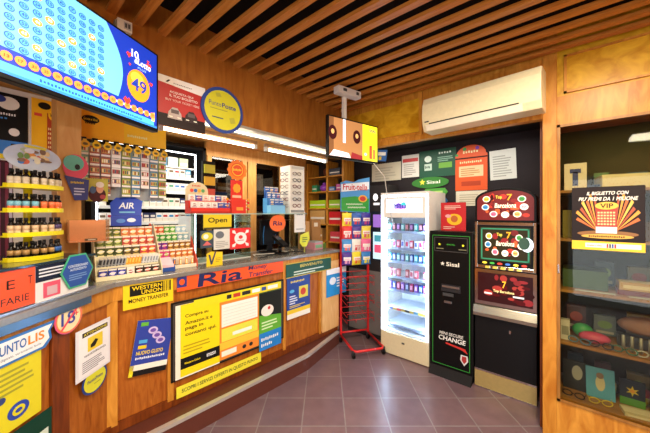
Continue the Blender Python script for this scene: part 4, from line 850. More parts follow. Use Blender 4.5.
m.disc(.10, 1.78, .06, .045, 6, P('e8b03a')); m.disc(.10, 1.78, .04, .03, 7, P('c83a3a')); m.blur(21, -.12, 1.70, .22, .02, 6, P('e0f0d8')); m.blur(18, -.1, 1.66, .24, .02, 6, P('e0f0d8')); m.build('header', rk)
for x in (-.12, .12): MB().box(x-.008, x+.008, -.02, -.008, 1.48, 1.66, RM).build('header_bracket', rk)
BG = [[('e8d02a', 'd84a5a', 'yellow'), ('2f62b8', 'd0384a', 'blue'), ('3a2f9a', 'c84a8a', 'violet')], [('d82a2a', 'f0d0c8', 'red'), ('4a3a9a', 'd84a6a', 'purple'), ('e8d84a', 'd85a6a', 'lemon yellow')], [('3a8ac8', 'e86a5a', 'sky blue'), ('f0ece4', 'd84a5a', 'white'), ('e86a9a', 'f4d8e0', 'pink')], [('4a2a8a', 'e8a8c0', 'dark violet'), ('e8d830', 'e86a3a', 'bright yellow'), ('2f80c8', 'e8e03a', 'light blue')]]
for k in range(4):
    for i in range(3):
        c = BG[k][i]; m = MB(); w_, h_ = .132, .16; r = random.Random(k*7+i); n = 8
        # pillow-shaped bag with crimped ends
        fr_ = []; bk_ = []
        for jz in range(n+1):
            for jx in range(n+1):
                u, v = jx/n, jz/n; th_ = .028*(math.sin(PI*u)*math.sin(PI*v))**.5 if 0 < u < 1 and 0 < v < 1 else .001
                fr_.append(((u-.5)*w_*(1-.06*math.sin(PI*v)), -th_, v*h_)); bk_.append(((u-.5)*w_*(1-.06*math.sin(PI*v)), .2*th_, v*h_))
        q4 = [(a_*(n+1)+b_, a_*(n+1)+b_+1, (a_+1)*(n+1)+b_+1, (a_+1)*(n+1)+b_) for a_ in range(n) for b_ in range(n)]
        ed = [f for i_, f in enumerate(q4)]
        top = [f for i_, f in enumerate(q4) if (i_//n) in (0, n-1)]; mid = [f for i_, f in enumerate(q4) if (i_//n) in (3, 4) and 1 <= i_ % n <= 6]; dot = [f for i_, f in enumerate(q4) if (i_//n) in (1, 2) and i_ % n in (2, 3, 5)]
        rest = [f for f in q4 if f not in top and f not in mid and f not in dot]
        M1 = P(c[0]); vb = len(m.v); m.add(fr_, rest, M1, True); m.add(fr_, top, M1, True); m.add(fr_, mid, P('f0ece6'), True); m.add(fr_, dot, P(c[1]), True); m.add(bk_, [f[::-1] for f in q4], M1, True)
        m.blur(6, -.038, .068, .076, .02, 27, P(c[1]) if c[1] != 'f0d0c8' else P('c82a2a')); m.box(-.01, .01, -.002, .002, h_-.01, h_+.012, M1)
        p = onp((RB.x, RB.y, 0), RT, -.122+.126*i, -.055, 1.44-.16*k+.0)
        m.build('sweet_bag', None, p, RT+r.uniform(-8, 8), f'{c[2]} bag of fruit sweets hanging in the {["top", "second", "third", "lowest"][k]} row of the red rack', 'bag', 'bags of sweets on the red rack')

# ------------------------------------------------------------------ dark vending machine left of the fridge
vm = thing('vending_machine', (-2.36, 3.2, 0), 0, 'dark vending machine between the red rack and the white fridge', 'vending machine')
MB().box(0, .62, 0, .27, 0, 1.95, mat('2c292a', .5)).build('body', vm, bevel=.006)
MB().box(.03, .6, -.012, 0, .06, .86, mat('77706c', .45)).build('lower_door', vm, bevel=.004)
m = MB().box(.38, .6, -.01, 0, 1.0, 1.62, mat('202838', .2)); m.T = Matrix.Translation((0, -.011, 0))
m.rect(.41, .57, 1.42, 1.58, 1, E('8a60b8', .8)); m.rect(.41, .57, 1.02, 1.36, 1, E('b8d8e8', .9)); m.rect(.43, .55, 1.1, 1.2, 2, E('c84a6a', .8)); m.rect(.43, .55, 1.24, 1.32, 2, E('3a8a9a', .8)); m.build('window', vm)
m = MB(); m.T = Matrix.Translation((0, -.002, 0)); m.disc(.44, 1.80, .035, .045, 1, E('f0f0f0', 1)); m.rect(.41, .5, 1.70, 1.73, 1, E('e0e0e0', .8)); m.build('emblem', vm)
m = MB(); m.T = Matrix.Translation((0, -.013, 0))
for z in (.3, .45, .6): m.ring(.5, z, .04, .035, .005, 1, P('b04a4a'))
m.build('ring_marks', vm)

# ------------------------------------------------------------------ white upright fridge
fx0 = hit(FR, 381, 300).x; fx1 = hit(FR, 429, 300).x; FW = fx1-fx0; FH = 1.83
fg = thing('drinks_fridge', (fx0, 2.95, 0), 0, 'white upright display fridge with bright blue-white lit shelves', 'fridge')
FB = mat('e6e2da', .35); wi = mat('eef4f8', .4)
MB().box(0, .03, .03, .5, .02, FH, FB).box(FW-.03, FW, .03, .5, .02, FH, FB).box(.03, FW-.03, .47, .5, .02, FH, wi).box(.03, FW-.03, .03, .47, FH-.03, FH, FB).box(.03, FW-.03, .03, .47, .02, .27, wi).build('body', fg, bevel=.004)
MB().box(0, FW, 0, .03, .012, .25, mat('d6caa6', .45)).box(FW*.46, FW*.52, -.004, 0, .16, .18, mat('4a4a4a', .3)).build('lower_panel', fg, bevel=.003)
m = MB().box(0, FW, 0, .03, FH-.28, FH, FB); m.rect(.07, FW-.07, FH-.225, FH-.075, .8, E('f0f6ff', 1.3))
m.T = Matrix.Translation((0, -.001, 0)); m.disc(.22, FH-.15, .035, .03, 1.2, E('5a3aa8', 1)); m.disc(.28, FH-.14, .03, .03, 1.4, E('3ab0b8', 1)); m.disc(.25, FH-.165, .06, .02, 1.6, E('8a5ac8', 1)); m.text('blu', .17, FH-.18, .14, .055, 2, E('203a8a', .9)); m.text('PUFF', .18, FH-.20, .13, .02, 2, E('d04a9a', .9)); m.build('light_box', fg)
LED = E('cfe4ff', 6)
dfr = MB().box(.0, .035, 0, .03, .25, FH-.28, FB).box(FW-.035, FW, 0, .03, .25, FH-.28, FB).build('door_frame', fg)
MB().box(.008, .028, -.005, 0, .27, FH-.03, LED).box(FW-.028, FW-.008, -.005, 0, .27, FH-.03, LED).box(.028, FW-.028, -.005, 0, FH-.048, FH-.03, LED).build('light_trim', dfr)
MB().box(.034, .046, .034, .05, .28, FH-.3, E('d4e8ff', 75)).box(FW-.046, FW-.034, .034, .05, .28, FH-.3, E('d4e8ff', 75)).build('inner_lamp', fg)
MB().box(.035, FW-.035, .012, .018, .255, FH-.28, glassy('f4f9ff', .03)).build('door_glass', dfr)
FZ = [1.396, 1.208, 1.055, .88, .73, .52, .33]
for i, z in enumerate(FZ):
    m = MB().box(.032, FW-.032, .06, .46, z-.01, z, mat('dfe9f2', .3)); m.T = Matrix.Translation((0, .06, 0))
    m.rect(.032, FW-.032, z-.022, z+.006, 1, P('c8a83a' if i == 5 else '8a9ab0'))
    if i == 5: 
        for q_, c in enumerate(['2f4a9a', 'c83a3a', '2a2a2a', '3a8ab0']): m.rect(.07+.1*q_, .12+.1*q_, z-.02, z+.004, 2, P(c))
    m.build('shelf', fg)
def can(c1, c2, h_=.085): return MB().box(-.018, .018, 0, .03, 0, h_, P(c1)).rect(-.014, .014, h_*.25, h_*.8, 1, P(c2)).mesh('pack')
FC = [[('2a8a8a', 'c8e8e0', 'teal'), ('3a2a6a', 'c890d0', 'violet'), ('4a3040', 'd08a90', 'plum')], [('d8e8f0', 'c83a6a', 'white and pink'), ('e8f0f4', '4a6ab0', 'white and blue'), ('b83a5a', 'f0d0d8', 'rose')],
      [('1f8a98', 'c8f0f0', 'turquoise'), ('2a4a8a', 'b8c8e8', 'blue')], [('f0e0e4', 'b8506a', 'pale pink'), ('a84050', 'f0c8c8', 'brick')], [('1c3f8a', 'b8d0f0', 'deep blue'), ('6a3a9a', 'e0c0f0', 'purple'), ('8a1c4a', 'f0b0d0', 'wine')]]
fm = {}
for k in range(5):
    for i in range(9):
        c = FC[k][(i*5+k) % len(FC[k])]
        if k == 3 and i % 4 == 3: continue
        if c not in fm: fm[c] = can(c[0], c[1])
        put(fm[c], 'vape_pack', (fx0+.075+.052*i, 2.95+.075, FZ[k]+.001), 0, f'{c[2]} small pack, {ORD[i]} from the left on the {["top", "second", "third", "fourth", "fifth"][k]} fridge shelf', 'pack', 'packs on the fridge shelves')

# ------------------------------------------------------------------ change machine
cx0 = -1.125; cw = .41
cm = thing('change_machine', (cx0, 2.93, 0), 0, 'black change machine with green outline and MINI SECURE CHANGE lettering', 'change machine')
MB().box(0, cw, 0, .4, .06, 1.42, BLACK).build('cabinet', cm, bevel=.008)
MB().side([(-.06, 0), (.38, 0), (.38, .06), (0, .06), (0, .075)], .01, cw-.01, MATBLACK).build('base', cm)
G = E('2c8a30', .3); m = MB(); t_ = .005
def outl(m, x0, x1, z0, z1, t_, mt, L=1): m.rect(x0, x1, z0, z0+t_, L, mt); m.rect(x0, x1, z1-t_, z1, L, mt); m.rect(x0, x0+t_, z0, z1, L, mt); m.rect(x1-t_, x1, z0, z1, L, mt)
outl(m, .03, cw-.03, .10, 1.38, t_, G); outl(m, .05, cw-.05, 1.22, 1.36, t_, P('4a4a4a'))
m.build('outline_light', cm)
m = MB().box(0, cw, -.012, 0, 1.18, 1.2, GREYD)
def star(m, cx, cz, r_, L, mt): m.poly([(cx+(r_ if i % 2 == 0 else r_*.42)*math.sin(PI*i/5), cz+(r_ if i % 2 == 0 else r_*.42)*math.cos(PI*i/5)) for i in range(10)], L, mt)
m = MB(); star(m, .10, 1.29, .014, 2, E('e8e02a', .8)); star(m, .32, 1.29, .014, 2, E('e8e02a', .8)); m.text('SISAL', .17, 1.285, .08, .012, 2, P('3fae3a')); m.rect(.07, .14, 1.245, 1.252, 2, P('8a8a6a')); m.rect(.28, .35, 1.245, 1.252, 2, P('8a8a6a'))
star(m, .13, 1.10, .022, 1, P('f0ece0')); m.text('Sisal', .165, 1.08, .12, .04, 1, P('f0ece0')); m.text('MINI SECURE', .10, .40, .22, .03, 1, P('d8d8d4'), slant=.1); m.text('CHANGE', .09, .345, .25, .045, 1, P('f0f0ec'), slant=.1)
m.poly([(.16, .33), (.34, .31), (.36, .27), (.3, .295), (.16, .315)], 1, P('c83028'))
m.slab([(.30, .25), (.36, .25), (.365, .2), (.33, .15), (.295, .2)], -.002, -.001, P('d8d8d8')); m.slab([(.31, .24), (.35, .24), (.352, .2), (.33, .17), (.308, .2)], -.0035, -.002, P('a83030')); m.build('lettering', cm)
MB().box(.12, .30, -.012, 0, .83, .90, mat('2c2c30', .3)).box(.13, .29, -.016, -.012, .87, .89, STEEL).box(.14, .24, -.03, -.012, .79, .82, GREYD).box(.15, .22, -.02, 0, .72, .74, STEEL).build('note_slot', cm, bevel=.002)
def d_rp(m, W, H):
    m.rect(0, W, 0, H, 1, P('c01c24')); m.disc(.55*W, .4*H, .3*W, .2*H, 2, P('e8b81c')); m.disc(.55*W, .42*H, .14*W, .12*H, 3, P('b8602a')); m.disc(.3*W, .52*H, .12*W, .06*H, 3, P('e8a0a8')); m.lines(.15*W, .85*W, .76*H, .92*H, 3, 2, P('e8c8b8')); m.lines(.1*W, .6*W, .06*H, .18*H, 2, 2, P('e0b8a8'))
o = sheet('sign_card', ((0, 3.05), 0), 441, 466, 205.5, 233, P('c01c24'), d_rp, 'red card with a yellow disc standing on the black change machine', 'card', off=0); o.location.z = 1.421

# ------------------------------------------------------------------ slot machine
sx = -.706; sw = .466
sl = thing('slot_machine', (sx, 2.95, 0), 0, 'black and chrome slot machine with arched red topper and bright glass', 'slot machine')
MB().box(0, sw, .02, .48, .0, 1.5, MATBLACK).build('cabinet', sl, bevel=.006)
ar = [(0, 1.52), (sw, 1.52), (sw, 1.72)]+[(sw/2+sw/2*math.cos(PI*i/14), 1.72+.10*math.sin(PI*i/14)) for i in range(1, 14)]+[(0, 1.72)]
m = MB().slab(ar, .0, .2, BLACK); m.build('topper', sl, bevel=.004)
ar2 = [(sw/2+(x-sw/2)*.92, 1.66+(z-1.66)*.88) for x, z in ar]
RG = E('6a0c0c', .45); r = random.Random(8)
def reel_art(m, x0, x1, z0, z1, L, bright=1.0, dense=30):
    W, H = x1-x0, z1-z0
    for i in range(dense):
        cx, cz = x0+W*r.uniform(.1, .9), z0+H*r.uniform(.12, .88); m.disc(cx, cz, W*r.uniform(.03, .09), H*r.uniform(.04, .12), L+.03*i, E(r.choice(['c03020', '6a0c10', '8a1818', 'd85a28', '3a0808']), .55*bright), 9)
    m.text('Top', x0+.34*W, z0+.72*H, .12*W, .14*H, L+2, E('f0d84a', bright)); m.text('7', x0+.55*W, z0+.68*H, .1*W, .22*H, L+2, E('f0a01c', bright)); m.text('Barcelona', x0+.32*W, z0+.42*H, .40*W, .17*H, L+2, E('f4ead0', bright), slant=.1)
    for (u, v, c) in ((.16, .74, 'e0c040'), (.14, .45, '3a8ac0'), (.82, .72, '3f9a4a'), (.86, .45, 'e0d0d0'), (.3, .2, 'e86a8a'), (.52, .18, 'f0f0e0'), (.74, .2, 'e0b060')):
        m.disc(x0+u*W, z0+v*H, .075*W, .11*H, L+2.3, E('f0e8d8', bright*.9), 16); m.disc(x0+u*W, z0+v*H, .055*W, .085*H, L+2.8, E(c, bright*.8), 16); m.text('BAR', x0+(u-.035)*W, z0+(v-.025)*H, .07*W, .05*H, L+3.3, E('3a1a1a', bright*.6))
m = MB(); m.poly(ar2, 1, RG); reel_art(m, .03, sw-.03, 1.54, 1.79, 2, .9); m.build('topper_glass', sl)
MB().box(0, .022, -.012, .02, 1.1, 1.52, CHROME).box(sw-.022, sw, -.012, .02, 1.1, 1.52, CHROME).box(.022, sw-.022, -.012, .02, 1.49, 1.52, CHROME).box(.022, sw-.022, -.012, .02, 1.1, 1.13, CHROME).build('screen_frame', sl, bevel=.004)
m = MB().box(.022, sw-.022, 0, .02, 1.13, 1.49, BLACK); m.rect(.04, sw-.04, 1.17, 1.475, 1, E('2a2410', .5)); outl(m, .05, sw-.05, 1.18, 1.465, .012, E('2a7a5a', .7), 2)
reel_art(m, .06, sw-.06, 1.2, 1.46, 2.5, .9, 18)
m.disc(.40, 1.33, .045, .06, 7, E('e8f2ff', 1.2), 20); m.disc(.38, 1.34, .04, .052, 7.5, E('2a4a3a', .5), 20)
for i, c in enumerate(['e0c83a', '3a9a3a', 'd83a2c', '3a6ac0', 'e0c83a', 'd83a2c']): m.disc(.08+.06*i, 1.15, .02, .01, 2, E(c, .9), 12)
m.build('game_screen', sl)
for i in range(5): MB().side([(-.03, 1.105), (-.012, 1.105), (-.012, 1.125), (-.024, 1.122)], .09+.06*i, .125+.06*i, mat('d8c84a', .3)).build('button', sl)
m = MB().box(.0, sw, -.008, .02, .77, 1.09, CHROME); m.T = Matrix.Translation((0, -.0085, 0)); m.rect(.025, sw-.025, .80, 1.06, 1, E('2c0a0c', .5))
for i in range(26): m.disc(.04+.38*r.random(), .83+.2*r.random(), r.uniform(.015, .04), r.uniform(.012, .03), 1.5+.03*i, E(r.choice(['7a1418', '4a080c', '9a2c24', '2a0406', '8a1c20']), .55), 9)
m.text('7', .22, .94, .03, .06, 3, E('f0a82a', 1)); m.text('Top Barcelona', .15, .89, .16, .03, 3, E('f0d890', .9)); m.rect(.08, .14, .87, .885, 3, E('d8d8d8', .6)); m.rect(.3, .38, .87, .885, 3, E('d8d8d8', .6)); m.build('lower_glass', sl)
MB().side([(-.05, .67), (-.055, .7), (-.03, .76), (.02, .77), (.02, .66)], -.004, sw+.004, mat('b8b4a4', .25, .9)).build('coin_tray', sl)
MB().box(0, sw, -.004, .02, .17, .66, mat('101012', .4)).box(.27, .285, -.01, -.004, .55, .58, CHROME).build('lower_door', sl, bevel=.003)
MB().box(0, sw, -.012, .02, .012, .17, mat('cdb878', .3, .6)).box(0, sw, -.016, -.01, .16, .175, CHROME).box(0, sw, -.016, .02, 0, .014, CHROME).build('kick_plate', sl)

# ------------------------------------------------------------------ notices on the dark niche wall
NW = ((0, 3.498), 0)
def plain(c, ink='a8a49a', n=6, top=None):
    def d(m, W, H):
        m.rect(0, W, 0, H, 1, P(c))
        if top: m.rect(.05*W, .95*W, .68*H, .84*H, 2, P(top))
        m.lines(.12*W, .88*W, .1*H, .64*H if top else .85*H, n, 2, P(ink))
    return d
sheet('notice', NW, 372, 401, 165, 182, P('cfc8b0'), plain('cfc8b0', 'b8b09a', 5), 'beige blank-looking notice at the left of the dark wall', 'notice')
sheet('notice', NW, 402, 419, 156, 178, P('dfdcd4'), plain('dfdcd4', 'a8a49c', 6, 'c03a3a'), 'white notice with a red band on the dark wall', 'notice')
def d_sg(m, W, H):
    m.rect(0, W, 0, H, 1, P('12503a')); m.disc(.25*W, .68*H, .1*W, .12*H, 2, P('d8ece0')); m.rect(.15*W, .36*W, .25*H, .5*H, 2, P('c0d8c8')); m.blur(4, .17*W, .33*H, .15*W, .1*H, 3, P('12503a')); m.blur(5, .55*W, .82*H, .35*W, .08*H, 2, P('d8ece0')); m.rect(.55*W, .9*W, .3*H, .5*H, 2, P('6aa83a')); m.lines(.52*W, .95*W, .55*H, .75*H, 3, 2, P('8ab8a0'))
sheet('notice', NW, 419.5, 456, 152, 178, P('12503a'), d_sg, 'dark green notice with white symbols on the dark wall', 'notice')
def d_so(m, W, H):
    n = 30; m.slab([(W/2+W/2*math.cos(2*PI*i/n), H/2+H/2*math.sin(2*PI*i/n)) for i in range(n)], -.004, 0, P('2f7a2c')); star(m, .3*W, .55*H, .09*W, 4, P('e8e44a')); m.text('Sisal', .42*W, .38*H, .36*W, .3*H, 4.5, P('eef4e4'))
sheet('oval_sign', NW, 412, 449, 178.5, 189, None, d_so, 'green oval sign with star and white lettering above the fridge', 'sign', off=.008)
def d_og(m, W, H): 
    m.slab([(W*.12, 0), (W*.88, 0), (W, .5*H), (W*.88, H), (W*.12, H), (0, .5*H)], -.003, 0, P('4a9a3a')); m.rect(.2*W, .8*W, .35*H, .65*H, 3, P('b8d87a'))
sheet('oval_sign', NW, 423, 448, 189, 196.5, None, d_og, 'lime green oblong sign just below the green oval sign', 'sign', off=.008)
def d_ob(m, W, H): m.slab([(W*.12, 0), (W*.88, 0), (W, .5*H), (W*.88, H), (W*.12, H), (0, .5*H)], -.003, 0, P('2f6aa0')); m.rect(.2*W, .8*W, .35*H, .65*H, 3, P('a8cce8'))
sheet('oval_sign', NW, 429, 448, 198, 204.5, None, d_ob, 'blue oblong sign, lowest of the stacked signs beside the fridge', 'sign', off=.008)
def d_or(m, W, H):
    ol = [(0, 0), (W, 0), (W, .78*H)]+[(W/2+.46*W*math.cos(PI*i/12), .8*H+.2*H*math.sin(PI*i/12)) for i in range(13)]+[(0, .78*H)]
    m.slab(ol, -.003, 0, P('e0561c')); m.blur(6, .25*W, .82*H, .5*W, .06*H, 4, P('f4e0a8')); m.disc(.3*W, .92*H, .06*W, .04*H, 4, P('3f9a4a'), 10); m.disc(.7*W, .92*H, .06*W, .04*H, 4, P('7a3ab0'), 10); m.disc(.05*W, .8*H, .05*W, .03*H, 4, P('3f9a4a'), 10); m.rect(0, W, .7*H, .73*H, 4, P('3a1408'))
    m.rect(.12*W, .88*W, .30*H, .54*H, 4, P('e8c898')); m.lines(.18*W, .82*W, .33*H, .51*H, 4, 5, P('c08a50')); m.blur(11, .15*W, .6*H, .7*W, .05*H, 4, P('f4e0a8')); m.rect(.2*W, .8*W, .1*H, .2*H, 4, P('b03a10'))
sheet('arched_poster', NW, 455.5, 487.5, 147, 191, None, d_or, 'tall orange poster with arched top on the dark wall', 'poster')
sheet('notice', NW, 456, 487, 191.5, 206, P('d8d2bc'), plain('d8d2bc', 'b0a890', 5), 'cream printed notice directly under the orange arched poster', 'notice')
sheet('notice', NW, 490.5, 517, 151.5, 180.5, P('d4d8d0'), plain('d4d8d0', 'a0a49c', 9), 'white printed document on the dark wall, right of the orange poster', 'notice', roll=-2)
def d_bc(m, W, H): m.rect(0, W, 0, H, 1, P('2c62a8')); m.rect(.1*W, .9*W, .5*H, .8*H, 2, P('e8e8e0')); m.rect(.2*W, .5*W, .1*H, .4*H, 2, P('e0c040'))
sheet('card', BK, 376.5, 386, 150, 161, P('2c62a8'), d_bc, 'small blue and white card under the cupboard beside the small screen', 'card', off=.024, roll=8)

# ------------------------------------------------------------------ air conditioner and emergency light
ac = thing('air_conditioner', (-.99, 2.415, 2.295), -4.2, 'cream wall-mounted air conditioner above the machine niche', 'air conditioner')
prof = [(.03, 0), (.0, .05), (-.012, .12), (-.006, .22), (.02, .278), (.06, .286), (.178, .286), (.178, 0)]
MB().side(prof, 0, .825, mat('e2d6ae', .3)).build('casing', ac, bevel=.006)
MB().box(.06, .70, -.004, .006, .052, .060, mat('2a2826', .5)).build('air_slot', ac)
MB().side([(.024, .005), (-.002, .05), (-.006, .048), (.018, .002)], .03, .72, mat('f0e8d0', .3)).build('flap', ac)
MB().box(.025, .06, -.012, -.004, .07, .078, mat('3a3a48', .4)).build('badge', ac)
em = thing('emergency_light', (-.47, 2.55, 2.285), 0, 'white oval emergency light under the air conditioner', 'lamp')
e0 = hit(BK, 516, 112, .06)
em.location = (e0.x, 2.55, e0.z)
m = MB(); n = 20; m.slab([(.12*math.cos(2*PI*i/n), .025*math.sin(2*PI*i/n)) for i in range(n)], 0, .049, mat('e6e2d2', .4)); m.build('housing', em, bevel=.008)
MB().box(-.07, .07, -.005, 0, -.010, .010, mat('f4f2e8', .2)).build('lens', em)
kp = hit(BK, 446, 131.5, .024); MB().side([(0, -.01), (.004, -.01), (.004, .01), (0, .01)], -.012, .012, CHROME).ball((0, -.006, 0), .008, .006, .008, BLACK).build('keyhole_plate', None, kp, 0, 'small round lock on the rail below the air conditioner', 'lock')

# ------------------------------------------------------------------ right-hand display cabinet
X0 = -.18; GX = -.098; XR = 1.3; YC = 2.62
dc = thing('display_cabinet', (X0, YC, 0), 0, 'tall orange-brown wooden display cabinet with a large glass door at the right', 'cabinet')
def cx(x): return x-X0
MB().box(0, cx(GX), 0, .03, 0, 2.94, WD_CAB).build('stile', dc, bevel=.003); MB().box(cx(1.0), cx(XR), 0, .03, 0, 2.94, WD_CAB).build('stile', dc, bevel=.003)
MB().box(cx(GX), cx(1.0), 0, .03, 0, .277, WD_CAB).build('base_panel', dc)
MB().box(cx(GX), cx(1.0), 0, .03, 2.22, 2.42, WD_CAB).build('top_rail', dc)
MB().box(cx(GX), cx(1.0), .005, .03, 2.42, 2.94, WD_PLY).build('upper_panel', dc)
for b_ in ((cx(-.06), cx(.96), 2.435, 2.447), (cx(-.06), cx(.96), 2.688, 2.70)): MB().box(b_[0], b_[1], -.01, .005, b_[2], b_[3], WD_CAB).build('moulding', dc)
MB().box(cx(-.06), cx(-.045), -.01, .005, 2.435, 2.70, WD_CAB).build('moulding', dc)
ms = MB(); mo_ = wood('8a5a24', 'a8783a', (3, 3, .6), .3)
ms.box(cx(GX), cx(GX)+.018, -.008, .0, .277, 2.22, mo_).box(cx(1.0)-.018, cx(1.0), -.008, 0, .277, 2.22, mo_).box(cx(GX), cx(1.0), -.008, 0, .277, .295, mo_).box(cx(GX), cx(1.0), -.008, 0, 2.202, 2.22, mo_); dd = ms.build('door', dc)
MB().box(cx(GX)+.004, cx(GX)+.013, -.016, -.008, 1.18, 1.24, CHROME).build('lock', dd)
MB().box(cx(GX), cx(1.0), .008, .013, .277, 2.22, glassy('e6e4d4', .008)).build('door_glass', dd)
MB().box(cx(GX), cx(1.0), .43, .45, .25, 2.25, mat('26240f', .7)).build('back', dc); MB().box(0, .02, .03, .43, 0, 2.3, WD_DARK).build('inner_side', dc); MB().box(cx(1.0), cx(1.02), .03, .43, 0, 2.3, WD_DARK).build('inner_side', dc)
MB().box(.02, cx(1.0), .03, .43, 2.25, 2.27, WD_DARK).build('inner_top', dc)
for z in (.30, .69, 1.06, 1.42, 1.76): MB().box(.02, cx(1.0), .03, .43, z-.018, z, wood('9a6a30', 'b8853f', (1, 3, 3), .4)).build('shelf', dc)
def d_vip(m, W, H):
    m.rect(0, W, 0, H, 1, P('1c0c06')); m.rect(0, W, 0, .14*H, 2, P('ecc01c'))
    for sd_ in (-1, 1):
        for k in range(7):
            a_ = math.radians(20+k*10); bx_, bz_ = .5+.12*sd_, .3; L1 = .55+.05*(k % 2)
            ex, ez = bx_+sd_*L1*math.cos(a_)*.62, bz_+L1*math.sin(a_)
            ex = min(max(ex, .01), .99); m.poly([((bx_)*W, bz_*H), ((ex)*W, (ez-.012)*H), ((ex-.03*sd_)*W, (ez+.03)*H)], 2.2+.1*k+(.05 if sd_ > 0 else 0), P(['c8641c', 'e89a2c', 'a8481a', 'f0b84a'][k % 4]))
    m.disc(.5*W, .26*H, .42*W, .05*H, 3.5, P('8a5a1c')); m.disc(.5*W, .22*H, .36*W, .035*H, 4, P('d8a83a'))
    m.rect(.35*W, .64*W, .27*H, .72*H, 5, P('a82c14')); m.disc(.5*W, .70*H, .16*W, .06*H, 6, P('e8b83a')); m.text('VIP', .41*W, .665*H, .18*W, .07*H, 7, P('3a1408'))
    for i in range(6):
        for j in range(5): m.rect((.375+.042*i)*W, (.405+.042*i)*W, (.40+.045*j)*H, (.425+.045*j)*H, 6, P('f0c88a'))
    m.rect(.35*W, .64*W, .27*H, .37*H, 6, P('f0e8dc')); m.text('IL BIGLIETTO CON', .22*W, .87*H, .56*W, .055*H, 5, P('f8f4ea'), slant=.2); m.text("PIU' PREMI DA 1 MILIONE", .1*W, .78*H, .8*W, .06*H, 5, P('f8f4ea'), slant=.2)
    m.blur(17, .25*W, .205*H, .5*W, .03*H, 5, P('4a2408')); m.rect(.2*W, .95*W, .04*H, .11*H, 3, P('f4f0e4')); 
    for i, c in enumerate(['c83030', '3a3a3a', '2c50a0', 'c83030']): m.rect((.5+.035*i)*W, (.525+.035*i)*W, .045*H, .105*H, 4, P(c))
    m.text('Gratta e Vinci', .22*W, .06*H, .22*W, .03*H, 4, P('6a5a2c'))
sheet('lottery_poster', ((0, 2.628), 0), 572, 645.5, 188, 248.5, P('1c0c06'), d_vip, 'dark lottery poster with golden rays taped on the cabinet glass', 'poster', off=.004)
def inb(name, x, z, w_, h_, d_, c, label, cat, th=0, y=.12, top=None):
    m = MB().box(0, w_, 0, d_, 0, h_, mat(c, .5))
    if top: m.rect(.1*w_, .9*w_, .25*h_, .7*h_, 1, P(top)).box(.02*w_, .98*w_, .02, d_-.02, h_, h_+.001, P(top))
    return m.build(name, None, (x, YC+y, z+.001), th, label, cat)
for i_ in range(30):
    rr_ = random.Random(100+i_); zz = [.30, .69, 1.06, 1.42, 1.76][i_ % 5]; col_, cn_ = rr_.choice([('6a4a2a', 'brown'), ('2c4a6a', 'slate blue'), ('3a5a3a', 'green'), ('8a7a5a', 'tan'), ('5a2a2a', 'maroon'), ('7a8a90', 'grey'), ('b09a60', 'sand')])
    k_ = i_//5; w_ = rr_.uniform(.07, .12); h_ = rr_.uniform(.09, .2)
    MB().box(0, w_, 0, .05, 0, h_, mat(col_, .45)).disc(w_/2, h_*.55, w_*.33, h_*.2, 1, P(rr_.choice(['d8c890', 'c8d0d8', 'c85a4a', '8ab06a']))).rect(w_*.1, w_*.9, h_*.1, h_*.22, 1, P('d8d4c4')).build('boxed_item', None, (-.06+.165*k_+.02*rr_.random(), YC+.365, zz+.001), rr_.uniform(-3, 3), f'{cn_} upright box, {ORD[k_]} from the left, back of the {["lowest", "second lowest", "middle", "second highest", "top"][i_ % 5]} cabinet shelf', 'box', 'boxes along the back of the display cabinet')
# top shelf
inb('book', -.06, 1.76, .30, .04, .18, '1c3a7a', 'blue covered book lying on the top cabinet shelf', 'book', 4, .16)
m = MB().box(0, .12, 0, .03, 0, .19, P('e8e0cc')); m.rect(.03, .09, .12, .15, 1, P('2c3a8a')); m.rect(.045, .075, .03, .13, 1, P('2c3a8a')); m.build('tobacco_sign', None, (-.06, YC+.08, 1.761), 0, 'small cream sign with a blue letter T inside the cabinet', 'sign')
inb('paper_stack', .14, 1.76, .24, .10, .24, 'd8d0a8', 'stack of cream papers on the top cabinet shelf', 'papers', 8, .12)
m = MB(); r = random.Random(2); n = 9; vs = []
for jz in range(n+1):
    for jx in range(n+1): vs.append((jx/n*.36, -.02*r.random(), jz/n*.26))
m.add(vs, [(a_*(n+1)+b_, a_*(n+1)+b_+1, (a_+1)*(n+1)+b_+1, (a_+1)*(n+1)+b_) for a_ in range(n) for b_ in range(n)], mat('b8b8a0', .15, .4), False); m.box(0, .36, 0, .1, 0, .26, mat('a8a890', .3, .3)); m.build('wrapped_parcel', None, (.40, YC+.1, 1.761), 0, 'crumpled silvery plastic-wrapped parcel on the top cabinet shelf', 'parcel')
inb('document_box', -.07, 1.42, .18, .2, .2, '8a7a1c', 'mustard box behind the poster in the cabinet', 'box'); inb('document_box', .30, 1.42, .3, .12, .2, '5a3a20', 'brown box on the shelf behind the poster, cabinet', 'box')
# third shelf
inb('green_case', -.07, 1.06, .24, .13, .22, '3a5a28', 'dark green plastic case at the left of the third cabinet shelf', 'case', 0, .14)
inb('book', .21, 1.06, .16, .03, .14, '7a1c24', 'dark red book lying on the third cabinet shelf', 'book', 0, .1)
inb('box', .22, 1.093, .18, .05, .13, 'c8a05a', 'tan box lying on the dark red book', 'box', 3, .1, 'e8d8a8'); inb('box', .42, 1.06, .2, .05, .14, 'e0d8c4', 'long white box on the third cabinet shelf', 'box', 5, .06); inb('box', .40, 1.113, .2, .06, .14, '2c4a8a', 'blue box on top of the long white box', 'box', 5, .08, '4a90b8')
inb('box', .44, 1.176, .16, .06, .1, '3a4a90', 'violet blue box at the top of the cabinet pile', 'box', -4, .1, '8a9ac8'); inb('box', .66, 1.06, .22, .12, .16, '6a6a60', 'grey box at the right of the third cabinet shelf', 'box', 0, .1, 'b8b8b0')
